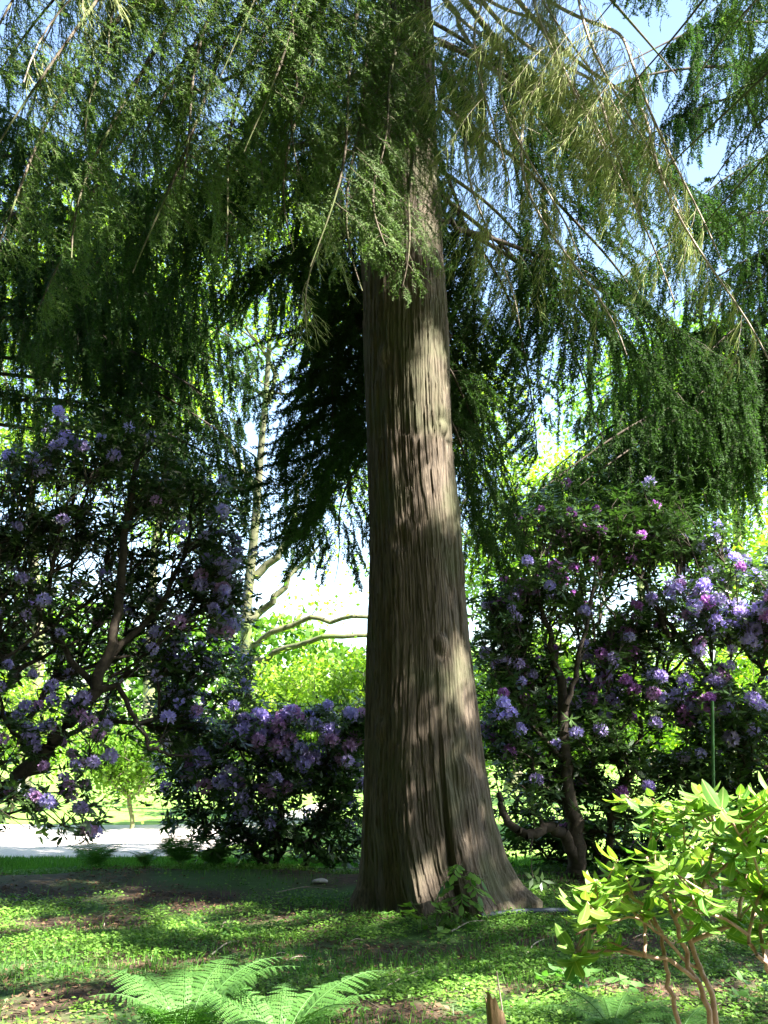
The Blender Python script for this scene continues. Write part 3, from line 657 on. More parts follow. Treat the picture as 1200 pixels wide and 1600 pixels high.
def rhodo(label, base, limbs, blobs, ntips, flowers, seed, mats=('lilac',), r_tip=.0035, extra_leaf=1, group='purple flowering rhododendrons', nf=90, fs=1.25, back_f=.03):
    rng = np.random.default_rng(seed); base = np.array(base, float)
    root = empty('rhododendron', base, label, 'rhododendron', group)
    nodes = [base]; par = [-1]; fixed = {}
    for pts, ra, rb in limbs:
        pts = np.array(pts); k = 10
        # Catmull-like smooth resample
        s = np.linspace(0, len(pts) - 1, k * (len(pts) - 1) // 2 + 1)
        sm = np.stack([np.interp(s, np.arange(len(pts)), pts[:, c]) for c in range(3)], 1)
        for _ in range(2): sm[1:-1] = (sm[:-2] + sm[1:-1] * 2 + sm[2:]) / 4
        sm[1:-1] += rng.normal(0, .015, sm[1:-1].shape)
        cur = 0
        for q, p in enumerate(sm):
            nodes.append(p); par.append(cur); cur = len(nodes) - 1; fixed[cur] = ra + (rb - ra) * q / (len(sm) - 1)
            if q == 0:
                # join to the closest existing node
                dd = np.linalg.norm(np.array(nodes[:-1]) - p, axis=1); par[-1] = int(np.argmin(dd))
    fixed[0] = limbs[0][1] * 1.15 if limbs else .06
    tips = sample_blobs(blobs, ntips, rng); tips = tips[tips[:, 2] > .1]
    hv = vnoise(tips[:, 0] * 2.3, tips[:, 1] * 1.5, tips[:, 2] * 2.6, seed=seed); tips = tips[rng.random(len(tips)) < np.clip((hv - (.18 if seed in (103, 102) else .30)) * 6, .06, 1)]
    nd, pr, ti = grow(nodes, par, tips, base, rng)
    g, r = wood_from(nd, pr, r_tip, fixed=fixed)
    unparent_loc(g.build('stems', M['rhodo_wood'], root, smooth=True))
    T = nd[ti]; D = nrm(T - nd[pr[ti]]) * .6 + UP * .7 + rng.normal(0, .2, T.shape)
    lg = Geo(); whorls(lg, T, D, rng)
    for e in range(extra_leaf):
        T2 = T + rng.normal(0, .10, T.shape); whorls(lg, T2, D + rng.normal(0, .4, D.shape), rng, n=6)
    unparent_loc(lg.build('leaves', M['rhodo'], root))
    # flowers: on outer tips facing open air, denser where the photograph shows bloom
    pp = project(T); wt = np.full(len(T), back_f)
    for fx, fy, fr, fw in flowers: wt = wt + fw * np.exp(-(((pp[:, 0] - fx) ** 2 + (pp[:, 1] - fy) ** 2) / fr ** 2))
    front = 1 / (1 + np.exp((T[:, 1] - np.median(T[:, 1])) * 3)); wt = wt * (.35 + front)
    pick = rng.random(len(T)) < np.clip(wt, 0, .95)
    idx = np.where(pick)[0]; idx = idx[np.argsort(T[idx, 1])]
    rest = rng.permutation(idx[nf:])[:170]; fg = Geo()
    for i in rest:   # further blooms, too many to count
        m_ = 9; dd = nrm(rng.normal(0, 1, (m_ * 3, 3)) + UP * .4 - np.array([0, .4, 0])); fg.leaves(T_RHOMB, T[i] + dd * .03, dd, rng.normal(0, 1, dd.shape), .055 * fs, .036, np.full(len(dd), rng.random()))
    if fg.V: tag(unparent_loc(fg.build('flower_clusters', M[mats[0]], root)), kind='stuff')
    for q, i in enumerate(idx[:nf] if len(idx) <= nf else rng.permutation(idx[:int(nf * 1.5)])[:nf]):
        mt = mats[rng.integers(len(mats))]
        o = bpy.data.objects.new('flower_cluster', TR[mt][rng.integers(3)]); COL.objects.link(o); o.parent = root
        d = nrm(D[i] + np.array([rng.normal(0, .3), -.5, .2])); s = fs * rng.uniform(.8, 1.25)
        o.matrix_basis = Matrix.Translation(Vector(T[i] + d * .02) - root.location) @ Vector(d).to_track_quat('Z', 'Y').to_matrix().to_4x4() @ Matrix.Diagonal((s, s, s, 1))
    return root

# left tall rhododendron with a leaning limb
b0 = ground_at(-190, 1420); b0 = np.array([-4.6, 10.2, 0.0])
L1 = [b0, at(-60, 1290, 10.3), at(60, 1190, 10.4), at(150, 1080, 10.5), at(185, 960, 10.6), at(195, 830, 10.8), at(215, 720, 11.0)]
L2 = [at(150, 1080, 10.5), at(90, 1000, 10.7), at(30, 900, 10.9), at(20, 780, 11.1)]
L3 = [at(185, 1070, 10.5), at(215, 1130, 10.4), at(240, 1175, 10.4), at(300, 1180, 10.6)]
L4 = [at(165, 1040, 10.6), at(250, 950, 10.9), at(300, 850, 11.2), at(300, 760, 11.3)]
L5 = [at(60, 1190, 10.4), at(10, 1130, 10.3), at(-10, 1050, 10.2)]
rhodo('tall leaning rhododendron with thick slanting limb and mauve flowers at left', b0, [(L1, .10, .03), (L2, .04, .015), (L3, .03, .012), (L4, .04, .015), (L5, .03, .012)],
      [(at(90, 760, 11.2), (1.0, .9, .75), 1.6), (at(230, 780, 11.4), (.85, .8, .75), 1.6), (at(-20, 850, 11.0), (.9, .8, .9)), (at(330, 850, 11.2), (.3, .5, .7)), (at(340, 930, 11.0), (.25, .4, .8), 1.3), (at(330, 1050, 11.0), (.35, .4, .7)), (at(365, 960, 11.0), (.16, .3, .6), 1.3), (at(290, 1120, 11.2), (.5, .4, .5)),
       (at(90, 930, 11.0), (.9, .8, .5), .5), (at(270, 980, 11.3), (.55, .6, .6)), (at(70, 1150, 10.2), (.75, .5, .35), .8), (at(120, 1260, 10.0), (.4, .4, .25)), (at(20, 1250, 10.1), (.5, .4, .3)), (at(-30, 1080, 10.3), (.4, .4, .5)),
       (at(200, 690, 11.4), (.6, .6, .25)), (at(300, 1080, 11.2), (.35, .4, .5)), (at(330, 960, 11.6), (.35, .5, .8)), (at(150, 1000, 11.3), (.6, .5, .5), .5), (at(0, 960, 11.5), (.6, .6, .8), .6), (at(120, 860, 11.4), (.8, .6, .5), .9), (at(100, 1020, 11.0), (1.1, .6, .5), .5), (at(250, 1060, 11.0), (.4, .5, .5), .5), (at(180, 1110, 11.6), (.7, .4, .4), .4), (at(220, 900, 11.5), (.6, .6, .6), .9), (at(330, 860, 11.8), (.4, .5, .8), .9)],
      2700, [(345, 870, 50, 1.2), (330, 960, 55, 1.2), (300, 1040, 50, .8), (150, 1150, 60, .55), (100, 1240, 50, .6), (90, 680, 60, .3), (20, 700, 40, .3), (300, 1100, 40, .7), (60, 1130, 50, .5)], 101,
      mats=('lilac', 'pale_lilac', 'pink'), nf=95, fs=.95, back_f=.12)

# centre-left rounded rhododendron behind the bank
b1 = np.array([at(420, 1340, 12.3)[0], 12.3, 0.0])
rhodo('rounded lilac rhododendron bush behind the grass bank left of trunk', b1,
      [([b1, b1 + (-.3, 0, .5), b1 + (-.7, 0, 1.0)], .05, .02), ([b1 + (.4, 0, 0), b1 + (.6, 0, .5), b1 + (.9, .1, .9)], .04, .02), ([b1 + (.1, 0, 0), b1 + (.1, .1, .8)], .04, .02)],
      [(at(310, 1190, 12.2), (.55, .6, .5)), (at(400, 1190, 12.1), (.65, .6, .55)), (at(500, 1210, 12.3), (.6, .6, .4)), (at(380, 1070, 12.5), (.2, .3, .6)), (at(560, 1150, 12.2), (.35, .4, .55)),
       (at(470, 1150, 12.0), (.6, .4, .3)), (at(545, 1120, 12.1), (.35, .4, .35)), (at(400, 1140, 12.1), (.5, .4, .3)), (at(330, 1280, 12.2), (.6, .4, .25), .6), (at(480, 1280, 12.3), (.7, .4, .35)), (at(540, 1300, 12.3), (.5, .4, .35)), (at(400, 1300, 12.4), (.6, .4, .3)), (at(270, 1110, 12.3), (.3, .4, .5))],
      1350, [(340, 1200, 50, .35), (400, 1150, 50, .9), (460, 1150, 45, 1.1), (520, 1175, 30, .9), (550, 1090, 35, .9), (380, 1240, 40, .5), (290, 1150, 50, .3), (420, 1240, 30, .4)], 102,
      mats=('lilac', 'pink', 'pale_lilac'), nf=90, fs=1.15, back_f=.08)

# right: old gnarled rhododendron
b2 = np.array([at(905, 1360, 11.0)[0], 11.0, 0.0])
rhodo('old gnarled rhododendron with crooked low limbs right of trunk', b2,
      [([b2, at(900, 1300, 11.0), at(885, 1220, 11.0), at(880, 1080, 11.1), at(865, 1010, 11.2), at(840, 940, 11.3)], .11, .02),
       ([at(885, 1100, 11.0), at(905, 1030, 11.0), at(925, 950, 11.1), at(930, 880, 11.2)], .035, .012),
       ([b2 + (0, 0, .25), at(870, 1290, 10.8), at(830, 1305, 10.7), at(790, 1290, 10.7), at(780, 1240, 10.8)], .07, .03),
       ([at(885, 1190, 11.0), at(830, 1130, 11.1), at(800, 1060, 11.2)], .03, .012),
       ([b2 + (.2, .1, .0), at(960, 1290, 11.1), at(990, 1200, 11.2), at(1000, 1120, 11.3)], .05, .02)],
      [(at(790, 960, 11.3), (.35, .5, .7)), (at(870, 930, 11.5), (.6, .6, .5)), (at(790, 1120, 11.1), (.35, .45, .6)), (at(870, 1160, 11.3), (.7, .5, .5), .7), (at(960, 1010, 11.5), (.5, .5, .6)),
       (at(970, 1150, 11.2), (.5, .45, .5)), (at(830, 1240, 11.0), (.5, .4, .25), .7), (at(980, 1260, 11.1), (.6, .4, .3)), (at(860, 820, 12.0), (.9, .5, .35)), (at(940, 850, 12.0), (.9, .6, .5)), (at(800, 1030, 11.6), (.5, .5, .9)), (at(900, 1230, 11.6), (.8, .4, .5)), (at(920, 1100, 11.9), (.9, .4, .6)), (at(860, 1310, 12.2), (1.1, .5, .3)), (at(1000, 1330, 12.0), (.8, .5, .3))],
      2000, [(910, 1050, 60, .35), (980, 1060, 45, .7), (940, 1080, 40, .6), (810, 1080, 40, .35), (790, 940, 50, .3), (850, 1180, 40, .3), (900, 900, 60, .25)], 103,
      mats=('magenta', 'lilac', 'pale_lilac'), nf=90, fs=.92, back_f=.09)
# far right rhododendron
b3 = np.array([3.9, 11.4, 0.0])
rhodo('spreading rhododendron with bright lilac blooms at the right edge', b3,
      [([b3, at(1170, 1200, 11.3), at(1140, 1090, 11.2), at(1080, 1020, 11.2), at(1030, 950, 11.3)], .08, .02), ([at(1150, 1130, 11.2), at(1190, 1060, 11.2), at(1200, 960, 11.3)], .04, .015),
       ([at(1050, 1000, 11.2), at(1000, 900, 11.5), at(960, 850, 11.7)], .035, .012)],
      [(at(1080, 960, 11.3), (.6, .5, .6)), (at(1180, 960, 11.3), (.6, .5, .55)), (at(1030, 860, 11.7), (.6, .5, .5)), (at(1100, 1090, 11.0), (.6, .45, .4)), (at(1190, 1130, 11.0), (.5, .4, .5)),
       (at(1080, 1210, 11.1), (.6, .4, .4)), (at(1200, 1260, 11.1), (.6, .4, .4)), (at(1000, 790, 12.2), (.7, .4, .3)), (at(1210, 900, 11.8), (.4, .4, .4)), (at(1300, 1050, 11.4), (.6, .6, .9), .6), (at(1120, 1180, 11.8), (.9, .5, .8)), (at(1080, 860, 11.9), (.7, .5, .5)), (at(1000, 1000, 11.9), (.5, .5, .8))],
      2000, [(1130, 970, 50, .8), (1120, 1040, 40, .6), (1050, 1085, 35, .8), (1080, 900, 40, .6), (1180, 890, 50, .7), (1100, 870, 50, .5), (1000, 1060, 40, .8), (1190, 980, 50, .8)], 104,
      mats=('lilac', 'pale_lilac', 'pale_lilac', 'pink', 'magenta'), nf=95, fs=1.05, back_f=.12)

# ------------------------------------------------------------------ trees beyond
def tree(label, base, height, blobs, seed, mat='midleaf', leaf=.11, ntips=500, per=26, limbs=None, trunk_r=.22, group='trees beyond the lawn', spread=.35, name='broadleaf_tree', bark='tree_bark', trunk_pts=None, leaf_mix=None):
    rng = np.random.default_rng(seed); base = np.array(base, float)
    root = empty(name, base, label, 'tree', group)
    if trunk_pts is None: trunk_pts = [base, base + (rng.normal(0, .15), 0, height * .3), base + (rng.normal(0, .3), 0, height * .6), base + (rng.normal(0, .3), 0, height * .85)]
    P = np.array(trunk_pts); s = np.linspace(0, len(P) - 1, 16); sm = np.stack([np.interp(s, np.arange(len(P)), P[:, c]) for c in range(3)], 1)
    g = Geo(); rad = np.linspace(trunk_r, trunk_r * .25, 16); rad[0] *= 1.4; g.tube(sm, rad, 10)
    unparent_loc(g.build('trunk', M[bark], root, smooth=True))
    nodes = [p for p in sm[3:]]; par = [-1] + list(range(len(nodes) - 1))
    fixed = {i: .01 for i in range(len(nodes))}
    for pts, ra, rb in (limbs or []):
        cur = None; pts = np.array(pts); s = np.linspace(0, len(pts) - 1, 9); q = np.stack([np.interp(s, np.arange(len(pts)), pts[:, c]) for c in range(3)], 1)
        q[1:-1] += rng.normal(0, .05, q[1:-1].shape)
        for k, p in enumerate(q):
            pj = int(np.argmin(np.linalg.norm(np.array(nodes) - p, axis=1))) if k == 0 else len(nodes) - 1
            nodes.append(p); par.append(pj); fixed[len(nodes) - 1] = ra + (rb - ra) * k / 8
    tips = sample_blobs(blobs, ntips, rng, .4)
    nd, pr, ti = grow(nodes, par, tips, np.array(sm[2]), rng, bias=.3)
    wg, _ = wood_from(nd, pr, .006, fixed=fixed, rmax=trunk_r * .45, n=4)
    unparent_loc(wg.build('limbs', M[bark], root))
    T = nd[ti]; lg = Geo()
    p = (T[:, None] + rng.normal(0, spread, (len(T), per, 3)) * np.array([1, 1, .6])).reshape(-1, 3)
    A = nrm(rng.normal(0, 1, p.shape) + np.array([0, 0, -.35])); S = np.cross(A, nrm(UP + rng.normal(0, .5, p.shape)))
    lg.leaves(T_RHOMB, p, A, S, leaf * rng.uniform(.7, 1.3, len(p)), leaf * .6, np.repeat(rng.random(len(T)), per) * .5 + rng.random(len(p)) * .5)
    unparent_loc(lg.build('crown', M[mat], root))
    return root
G = lambda px, Y: np.array([at(px, 1100, Y)[0], Y, 0.0])
b = G(388, 21)
tp = [b, at(384, 1050, 21), at(385, 950, 21), at(398, 830, 21), at(408, 700, 21), at(420, 560, 21), at(425, 430, 21)]
lm = [([at(388, 1030, 21), at(430, 1020, 20.5), at(500, 1000, 20), at(575, 985, 19.8), at(640, 970, 19.8)], .075, .03),
      ([at(390, 1010, 21), at(430, 985, 20.6), at(480, 970, 20.3), at(560, 962, 20), at(620, 950, 20)], .07, .03),
      ([at(388, 970, 21), at(430, 930, 21), at(450, 900, 21), at(500, 850, 21)], .09, .03),
      ([at(388, 990, 21), at(350, 975, 21), at(310, 960, 21)], .05, .02),
      ([at(400, 900, 21), at(440, 860, 21), at(460, 780, 21), at(500, 700, 21)], .09, .03),
      ([at(402, 780, 21), at(350, 680, 21), at(300, 600, 21)], .08, .03)]
tree('sunlit broadleaf tree with bare low side limbs behind the rounded bush', b, 12,
     [(at(300, 520, 21.5), (2.0, 2.0, 1.6)), (at(480, 480, 21.5), (2.2, 2.0, 1.6), .7), (at(520, 940, 20.5), (1.3, .8, .25), .5), (at(560, 880, 20.5), (.9, .8, .5), .8), (at(560, 760, 21), (.9, .8, .6), .5), (at(300, 760, 21), (.7, .8, .8), .4), (at(380, 350, 21), (3, 2, 1.5))],
     201, mat='lime', ntips=420, per=22, limbs=lm, trunk_r=.15, trunk_pts=tp, leaf=.13, bark='green_bark')
tree('tall pale green tree far off at the left edge', G(40, 27), 12, [(at(20, 500, 27), (3.2, 2.5, 2.2)), (at(60, 700, 27), (2.5, 2, 1.8)), (at(100, 350, 27), (3, 2, 2)), (at(-30, 900, 27), (2, 2, 1.5))], 202, mat='lime', leaf=.17, ntips=520, per=26)
tree('yellow green tree far off between left bush and pale tree', G(235, 31), 12, [(at(230, 600, 31), (2.6, 2.5, 2.2)), (at(180, 430, 31), (3.4, 2.5, 2.2)), (at(260, 800, 31), (1.8, 2, 1.4), .6)], 203, mat='lime', leaf=.19, ntips=420, per=24)
tree('bushy green tree far beyond the right hand rhododendrons', G(800, 28), 9, [(at(790, 880, 28), (2.2, 2, 1.8)), (at(860, 760, 28), (2.4, 2, 1.6), .7), (at(740, 640, 28), (1.6, 2, 2.2), .8)], 204, mat='lime', leaf=.16, ntips=420, per=24)
tree('light green open tree beyond the far right rhododendron', G(1130, 22), 9, [(at(1150, 760, 22), (1.2, 1.4, 1.2), .7), (at(1100, 880, 22), (1.5, 1.4, .9), .8), (at(1210, 850, 22), (1.0, 1.4, 1.2)), (at(1100, 640, 24), (1.8, 1.5, 1.2))], 205, mat='lime', leaf=.13, ntips=300, per=22)
tree('mid green tree far off behind the hanging right boughs', G(1010, 34), 12, [(at(980, 640, 34), (3.2, 2.5, 2.5)), (at(1080, 560, 34), (3.0, 2.5, 2.0)), (at(930, 820, 34), (3, 2, 2))], 206, mat='midleaf', leaf=.2, ntips=420, per=24)

def bush(label, base, blobs, seed, mat='lime', leaf=.09, ntips=260, per=24, group='sunlit shrubs across the lawn', spread=.16):
    rng = np.random.default_rng(seed); base = np.array(base, float)
    root = empty('shrub', base, label, 'shrub', group)
    tips = sample_blobs(blobs, ntips, rng, .4); tips = tips[tips[:, 2] > .05]
    nd, pr, ti = grow([base, base + (0, 0, .2)], [-1, 0], tips, base, rng)
    wg, _ = wood_from(nd, pr, .005, n=4); unparent_loc(wg.build('stems', M['tree_bark'], root))
    T = nd[ti]; lg = Geo(); p = (T[:, None] + rng.normal(0, spread, (len(T), per, 3))).reshape(-1, 3); p[:, 2] = np.maximum(p[:, 2], .03)
    A = nrm(rng.normal(0, 1, p.shape)); S = np.cross(A, nrm(UP + rng.normal(0, .5, p.shape)))
    lg.leaves(T_RHOMB, p, A, S, leaf * rng.uniform(.7, 1.3, len(p)), leaf * .6, np.repeat(rng.random(len(T)), per) * .5 + rng.random(len(p)) * .5)
    unparent_loc(lg.build('foliage', M[mat], root))
    return root
bush('bright lime shrub seen just left of the thick trunk', G(530, 18.5), [(at(530, 1130, 18.5), (1.1, .9, 1.0)), (at(560, 1080, 18.5), (.6, .7, .5))], 301, leaf=.10)
bush('lime shrub behind the rounded lilac bush', G(440, 20), [(at(440, 1120, 20), (1.1, .9, 1.1)), (at(470, 1090, 20), (.9, .7, .8))], 302, leaf=.10)
bush('low green shrub across the path at left', G(215, 17.6), [(at(210, 1180, 17.6), (.9, .7, .5)), (at(180, 1200, 17.6), (.5, .5, .3))], 303, leaf=.09, mat='midleaf')
bush('wide yellow green shrub far at the left edge', G(30, 21), [(at(30, 1130, 21), (1.8, .9, 1.2)), (at(-60, 1100, 21), (1.3, .9, 1.3))], 304, leaf=.11, ntips=320)
bush('sunlit shrub behind the old gnarled rhododendron', G(840, 17), [(at(800, 1120, 17), (1.2, .9, 1.1)), (at(900, 1090, 17), (1.2, .9, 1.2))], 305, leaf=.10, ntips=320)
bush('sunlit shrub behind the far right rhododendron', G(1090, 17.5), [(at(1080, 1110, 17.5), (1.4, .9, 1.2)), (at(1190, 1080, 17.5), (1.2, .9, 1.3))], 306, leaf=.10, ntips=320)
# far wood closing the horizon
rng = np.random.default_rng(9); lg = Geo(); n = 60000
X = rng.uniform(-60, 60, n); top = 3.0 + 3.5 * vnoise(X * .12, 0 * X, seed=20) + 2.0 * vnoise(X * .5, 0 * X, seed=21)
Zv = rng.random(n) ** .8 * top; Yv = 52 + rng.uniform(-2.5, 2.5, n) * np.sqrt(np.clip(1 - (Zv / top) ** 2, 0.02, 1)) + 2 * (vnoise(X * .3, Zv * .5, seed=22) - .5)
P = np.stack([X, Yv, Zv], 1); A = nrm(rng.normal(0, 1, P.shape)); lg.leaves(T_RHOMB, P, A, nrm(rng.normal(0, 1, P.shape)), .42, .3, rng.random(n))
tag(lg.build('far_wood', M['midleaf']), 'distant low wood closing the view beyond the lawn', 'wood', kind='stuff')

# ------------------------------------------------------------------ neighbour conifer, right of the frame, with unseen shade boughs added on sun rays
g = Geo(); z = np.linspace(-.1, 19, 40); g.tube(np.stack([nb[0] + .1 * np.sin(z * .4), nb[1] + 0 * z, z], 1), .42 * (1 - z / 20) + .02 + .2 * np.exp(-np.maximum(z, 0) * 2.5), 16)
unparent_loc(g.build('trunk', M['bark'], neigh, smooth=True))
rng = np.random.default_rng(77)
targets = []
for X in np.arange(-5.5, 4.0, .34):
    for Y in np.arange(5.0, 12.7, .34): targets.append((X + rng.normal(0, .12), Y + rng.normal(0, .12), 0))
for z in np.arange(.6, 9.5, .3):
    for dx in (-.1, .35): targets.append((trunk_c(z)[0] + dx, TY - .35, z))
for X in np.arange(-5, 4.6, .6):
    for z in np.arange(1., 5.2, .6): targets.append((X, 10.9, z))
targets = np.array(targets); clumps = []
for t in targets[rng.permutation(len(targets))]:
    for h in np.arange(6.5 + rng.random() * 3, 17, .5):
        tt = h / SUN[2]; c = t + SUN * tt
        pp = project(c)[0]; r = .5
        if c[2] < 5.5: continue
        inside = (-140 < pp[0] < 1340) and (-140 < pp[1] < 1740) and c[1] > 0
        if inside: continue
        if blocks(c, r * .95) > 0: break
        if clumps:
            C = np.array(clumps); u, v, _ = uvs(C); u0, v0, _ = uvs(c)
            if np.min((u - u0[0]) ** 2 + (v - v0[0]) ** 2) < .30 ** 2: break
        clumps.append(c); break
clumps = np.array(clumps); print('clumps', len(clumps))
def spray(g, wg, c, rng, rad):
    m = 34; d = nrm(rng.normal(0, 1, (m, 3)) * np.array([1, 1, .5]))
    l = rad * rng.uniform(.6, 1.1, m)[:, None]
    P = np.stack([c + 0 * d, c + d * l * .35 + [0, 0, .02], c + d * l * .7, c + d * l - UP * l * .25], 1)
    g.tubes(P, np.array([[.004, .003, .002, .001]]), 3, rng.random(m)); needles_on(g, P, rng, .012, .05, .016, flat=.5)
# gather the clumps into unseen added shade boughs by height and direction, each its own part
def dress_shade(tree_, axis, idx, ngroups, rng):
    if len(idx) == 0: return
    C = clumps[idx]; ctr = C[rng.permutation(len(C))[:ngroups]].copy()
    for _ in range(8):
        lab = np.argmin(((C[:, None] - ctr[None]) ** 2).sum(-1), 1)
        for k in range(len(ctr)):
            if np.any(lab == k): ctr[k] = C[lab == k].mean(0)
    for k in range(len(ctr)):
        S_ = C[lab == k]
        if len(S_) == 0: continue
        ng = Geo(); wg = Geo()
        hub = np.array([axis(max(ctr[k][2] + .8, 4))[0], axis(max(ctr[k][2] + .8, 4))[1], max(ctr[k][2] + .8, 11.5 if tree_ is conifer else 0)])
        s = np.linspace(0, 1, 10)[:, None]; P = hub * (1 - s) + ctr[k] * s - UP * .3 * np.sin(s * 3.1) + rng.normal(0, .03, (10, 3)); P[0] = hub
        wg.tube(P, np.linspace(.05, .012, 10), 6)
        for c in S_:
            j = rng.integers(5, 10); Q = np.stack([P[j], (P[j] + c) / 2 - UP * .05, c]); wg.tube(Q, [.012, .009, .005], 4)
            spray(ng, wg, c, rng, .58)
        o = unparent_loc(wg.build('bough', M['branch_bark'], tree_, smooth=True))
        n_ = ng.build('needles', M['needle'], o)
near_main = np.linalg.norm(clumps[:, :2] - np.array([.4, TY]), axis=1) < np.linalg.norm(clumps[:, :2] - nb[:2], axis=1) - 1.5
dress_shade(conifer, lambda z: (trunk_c(min(z, 9.3))[0], TY), np.where(near_main)[0], 8, rng)
dress_shade(neigh, lambda z: (nb[0], nb[1]), np.where(~near_main)[0], 60, rng)

def clear_of_lit(P, r=.16):
    keep = np.ones(len(P), bool)
    for k in range(0, len(P), 4000):
        u, v, w_ = uvs(P[k:k + 4000]); d2 = (u[:, None] - LU[None]) ** 2 + (v[:, None] - LV[None]) ** 2
        keep[k:k + 4000] = ~((d2 < r * r) & (w_[:, None] > LW[None] + .3)).any(1)
    return keep
def upper_crown(tree_, cx_, cy_, z0, z1, r0, n, seed):  # unseen crowns added to block overhead sky, gapped along chosen sun rays
    rng = np.random.default_rng(seed); g = Geo(); wg = Geo(); tot = 0
    nb_ = 90; zs = np.linspace(z0, z1, nb_); pts = []
    for k, z in enumerate(zs):
        a = k * 2.399; R = r0 * (1 - (z - z0) / (z1 - z0)) ** .8 + .4
        s = np.linspace(0, 1, 8)[:, None]; tip = np.array([cx_ + R * math.cos(a), cy_ + R * math.sin(a), z - .25 * R])
        P = np.array([cx_, cy_, z]) * (1 - s) + tip * s + UP * .2 * np.sin(s * 3.1)
        m = int(n / nb_ * (R / r0 + .2)); t = rng.random(m) ** .7; c = np.array([cx_, cy_, z]) * (1 - t[:, None]) + tip * t[:, None]
        lat = np.array([-math.sin(a), math.cos(a), 0]); c = c + lat * rng.normal(0, .32, (m, 1)) * (1.15 - t[:, None]) * R * .45 - UP * (rng.random((m, 1)) ** 1.5) * .8
        if clear_of_lit(P, .1).all() : wg.tube(P, np.linspace(.05, .01, 8), 5)
        pts.append(c)
    P = np.concatenate(pts); pp = project(P); P = P[~((pp[:, 0] > -60) & (pp[:, 0] < 1260) & (pp[:, 1] > -60) & (pp[:, 1] < 1660) & (P[:, 1] > 0))]; P = P[clear_of_lit(P)]
    A = nrm(rng.normal(0, 1, P.shape) - UP); S = rng.normal(0, 1, P.shape)
    g.leaves(T_RHOMB, P, A, S, rng.uniform(.12, .3, len(P)), .07, rng.random(len(P)))
    o = unparent_loc(wg.build('upper_limbs', M['branch_bark'], tree_)); unparent_loc(g.build('upper_crown', M['needle'], tree_))
upper_crown(conifer, .4, TY, 9.5, 21, 5.0, 50000, 501)
upper_crown(neigh, nb[0], nb[1], 9.5, 19, 4.2, 16000, 502)
# woodland standing behind and beside the camera: unseen, added to keep the glade dim
def wood_tree(seed):
    rng = np.random.default_rng(seed); g = Geo(); n = 24000
    tips = sample_blobs([((0, 0, 5.5), (3.4, 3.4, 3.2)), ((1, .5, 9), (3.0, 3.0, 3.0)), ((-1.2, -.5, 3.0), (3.0, 3.0, 2.4)), ((1, .5, 1.6), (2.6, 2.6, 1.4)), ((0, 0, 12), (2.2, 2.2, 2.4))], 300, rng)
    p = (tips[:, None] + rng.normal(0, .42, (300, n // 300, 3))).reshape(-1, 3)
    g.leaves(T_RHOMB, p, rng.normal(0, 1, p.shape), rng.normal(0, 1, p.shape), rng.uniform(.3, .55, len(p)), .3, rng.random(len(p)))
    w_ = Geo(); z = np.linspace(0, 12, 14); w_.tube(np.stack([.1 * np.sin(z), .1 * np.cos(z * .7), z], 1), .3 * (1 - z / 13) + .03, 10)
    return w_, g
wg_, lg_ = wood_tree(601); rng = np.random.default_rng(602); first = None
spots = [(-3, -5), (3.5, -7), (9, -10), (-9, -4), (-9.5, 2.5), (-13, 8), (0, -12), (-7, -11), (7.5, -13), (16, -9), (20, 1), (-12, -14), (-15, 0), (-5.5, -9), (5, -12), (12, -14), (-2, -8), (1, -6), (-10.5, -8), (-8.2, 6.2), (6.5, -5.5)]
for i_, (x, y) in enumerate(spots):
    rt = empty('broadleaf_tree', (x, y, 0), 'leafy woodland tree around the glade, outside the view', 'tree', 'woodland trees around the glade')
    rt.rotation_euler = (0, 0, rng.uniform(0, 6)); sc_ = rng.uniform(.9, 1.15) * (.82 if x > 12 else 1); rt.scale = (sc_, sc_, sc_)
    if first is None: first = (wg_.build('trunk', M['tree_bark'], rt, smooth=True), lg_.build('crown', M['rhodo'], rt))
    else:
        for ch in first: c_ = ch.copy(); COL.objects.link(c_); c_.parent = rt

# unseen sprays added on sun rays near the neighbouring conifer: the finer shade
rng = np.random.default_rng(91); fine = []
T2 = []
for z in np.arange(.05, 9.4, .085):
    c, r = trunk_c(z)
    for a in np.arange(-2.9, .75, .17): T2.append((c + r * math.cos(a), TY + r * math.sin(a), z))
for X in np.arange(-4.5, 3.6, .2):
    for Y in np.arange(5.2, 12.6, .2): T2.append((X + rng.normal(0, .06), Y + rng.normal(0, .06), 0))
T2 = np.array(T2)
for t in T2[rng.permutation(len(T2))]:
    for _ in range(5):
        h = rng.uniform(5, 15.5); c = t + SUN * (h / SUN[2]); pp = project(c)[0]
        if (-100 < pp[0] < 1300 and -100 < pp[1] < 1700 and c[1] > 0) or c[2] < 4.5 or np.linalg.norm(c[:2] - nb[:2]) > 6.2 - .28 * max(0, c[2] - 6): continue
        if blocks(c, .15) > 0: continue
        fine.append(c); break
fine = np.array(fine); k_ = np.ones(len(fine), bool); u_, v_, _w = uvs(fine); acc = []
for i in range(len(fine)):
    if acc and np.min((u_[acc] - u_[i]) ** 2 + (v_[acc] - v_[i]) ** 2) < .12 ** 2: continue
    acc.append(i)
fine = fine[acc][:1600]; print('fine', len(fine))
ax_ = np.stack([np.full(24, nb[0]), np.full(24, nb[1]), np.linspace(4.5, 18, 24)], 1)
sub = fine[::6]
nd, pr, ti = grow(list(ax_), [-1] + list(range(23)), sub, ax_[0], rng, bias=0)
wg, _ = wood_from(nd, pr, .005, n=3, rmax=.04); unparent_loc(wg.build('shade_limbs', M['branch_bark'], neigh))
og = Geo()
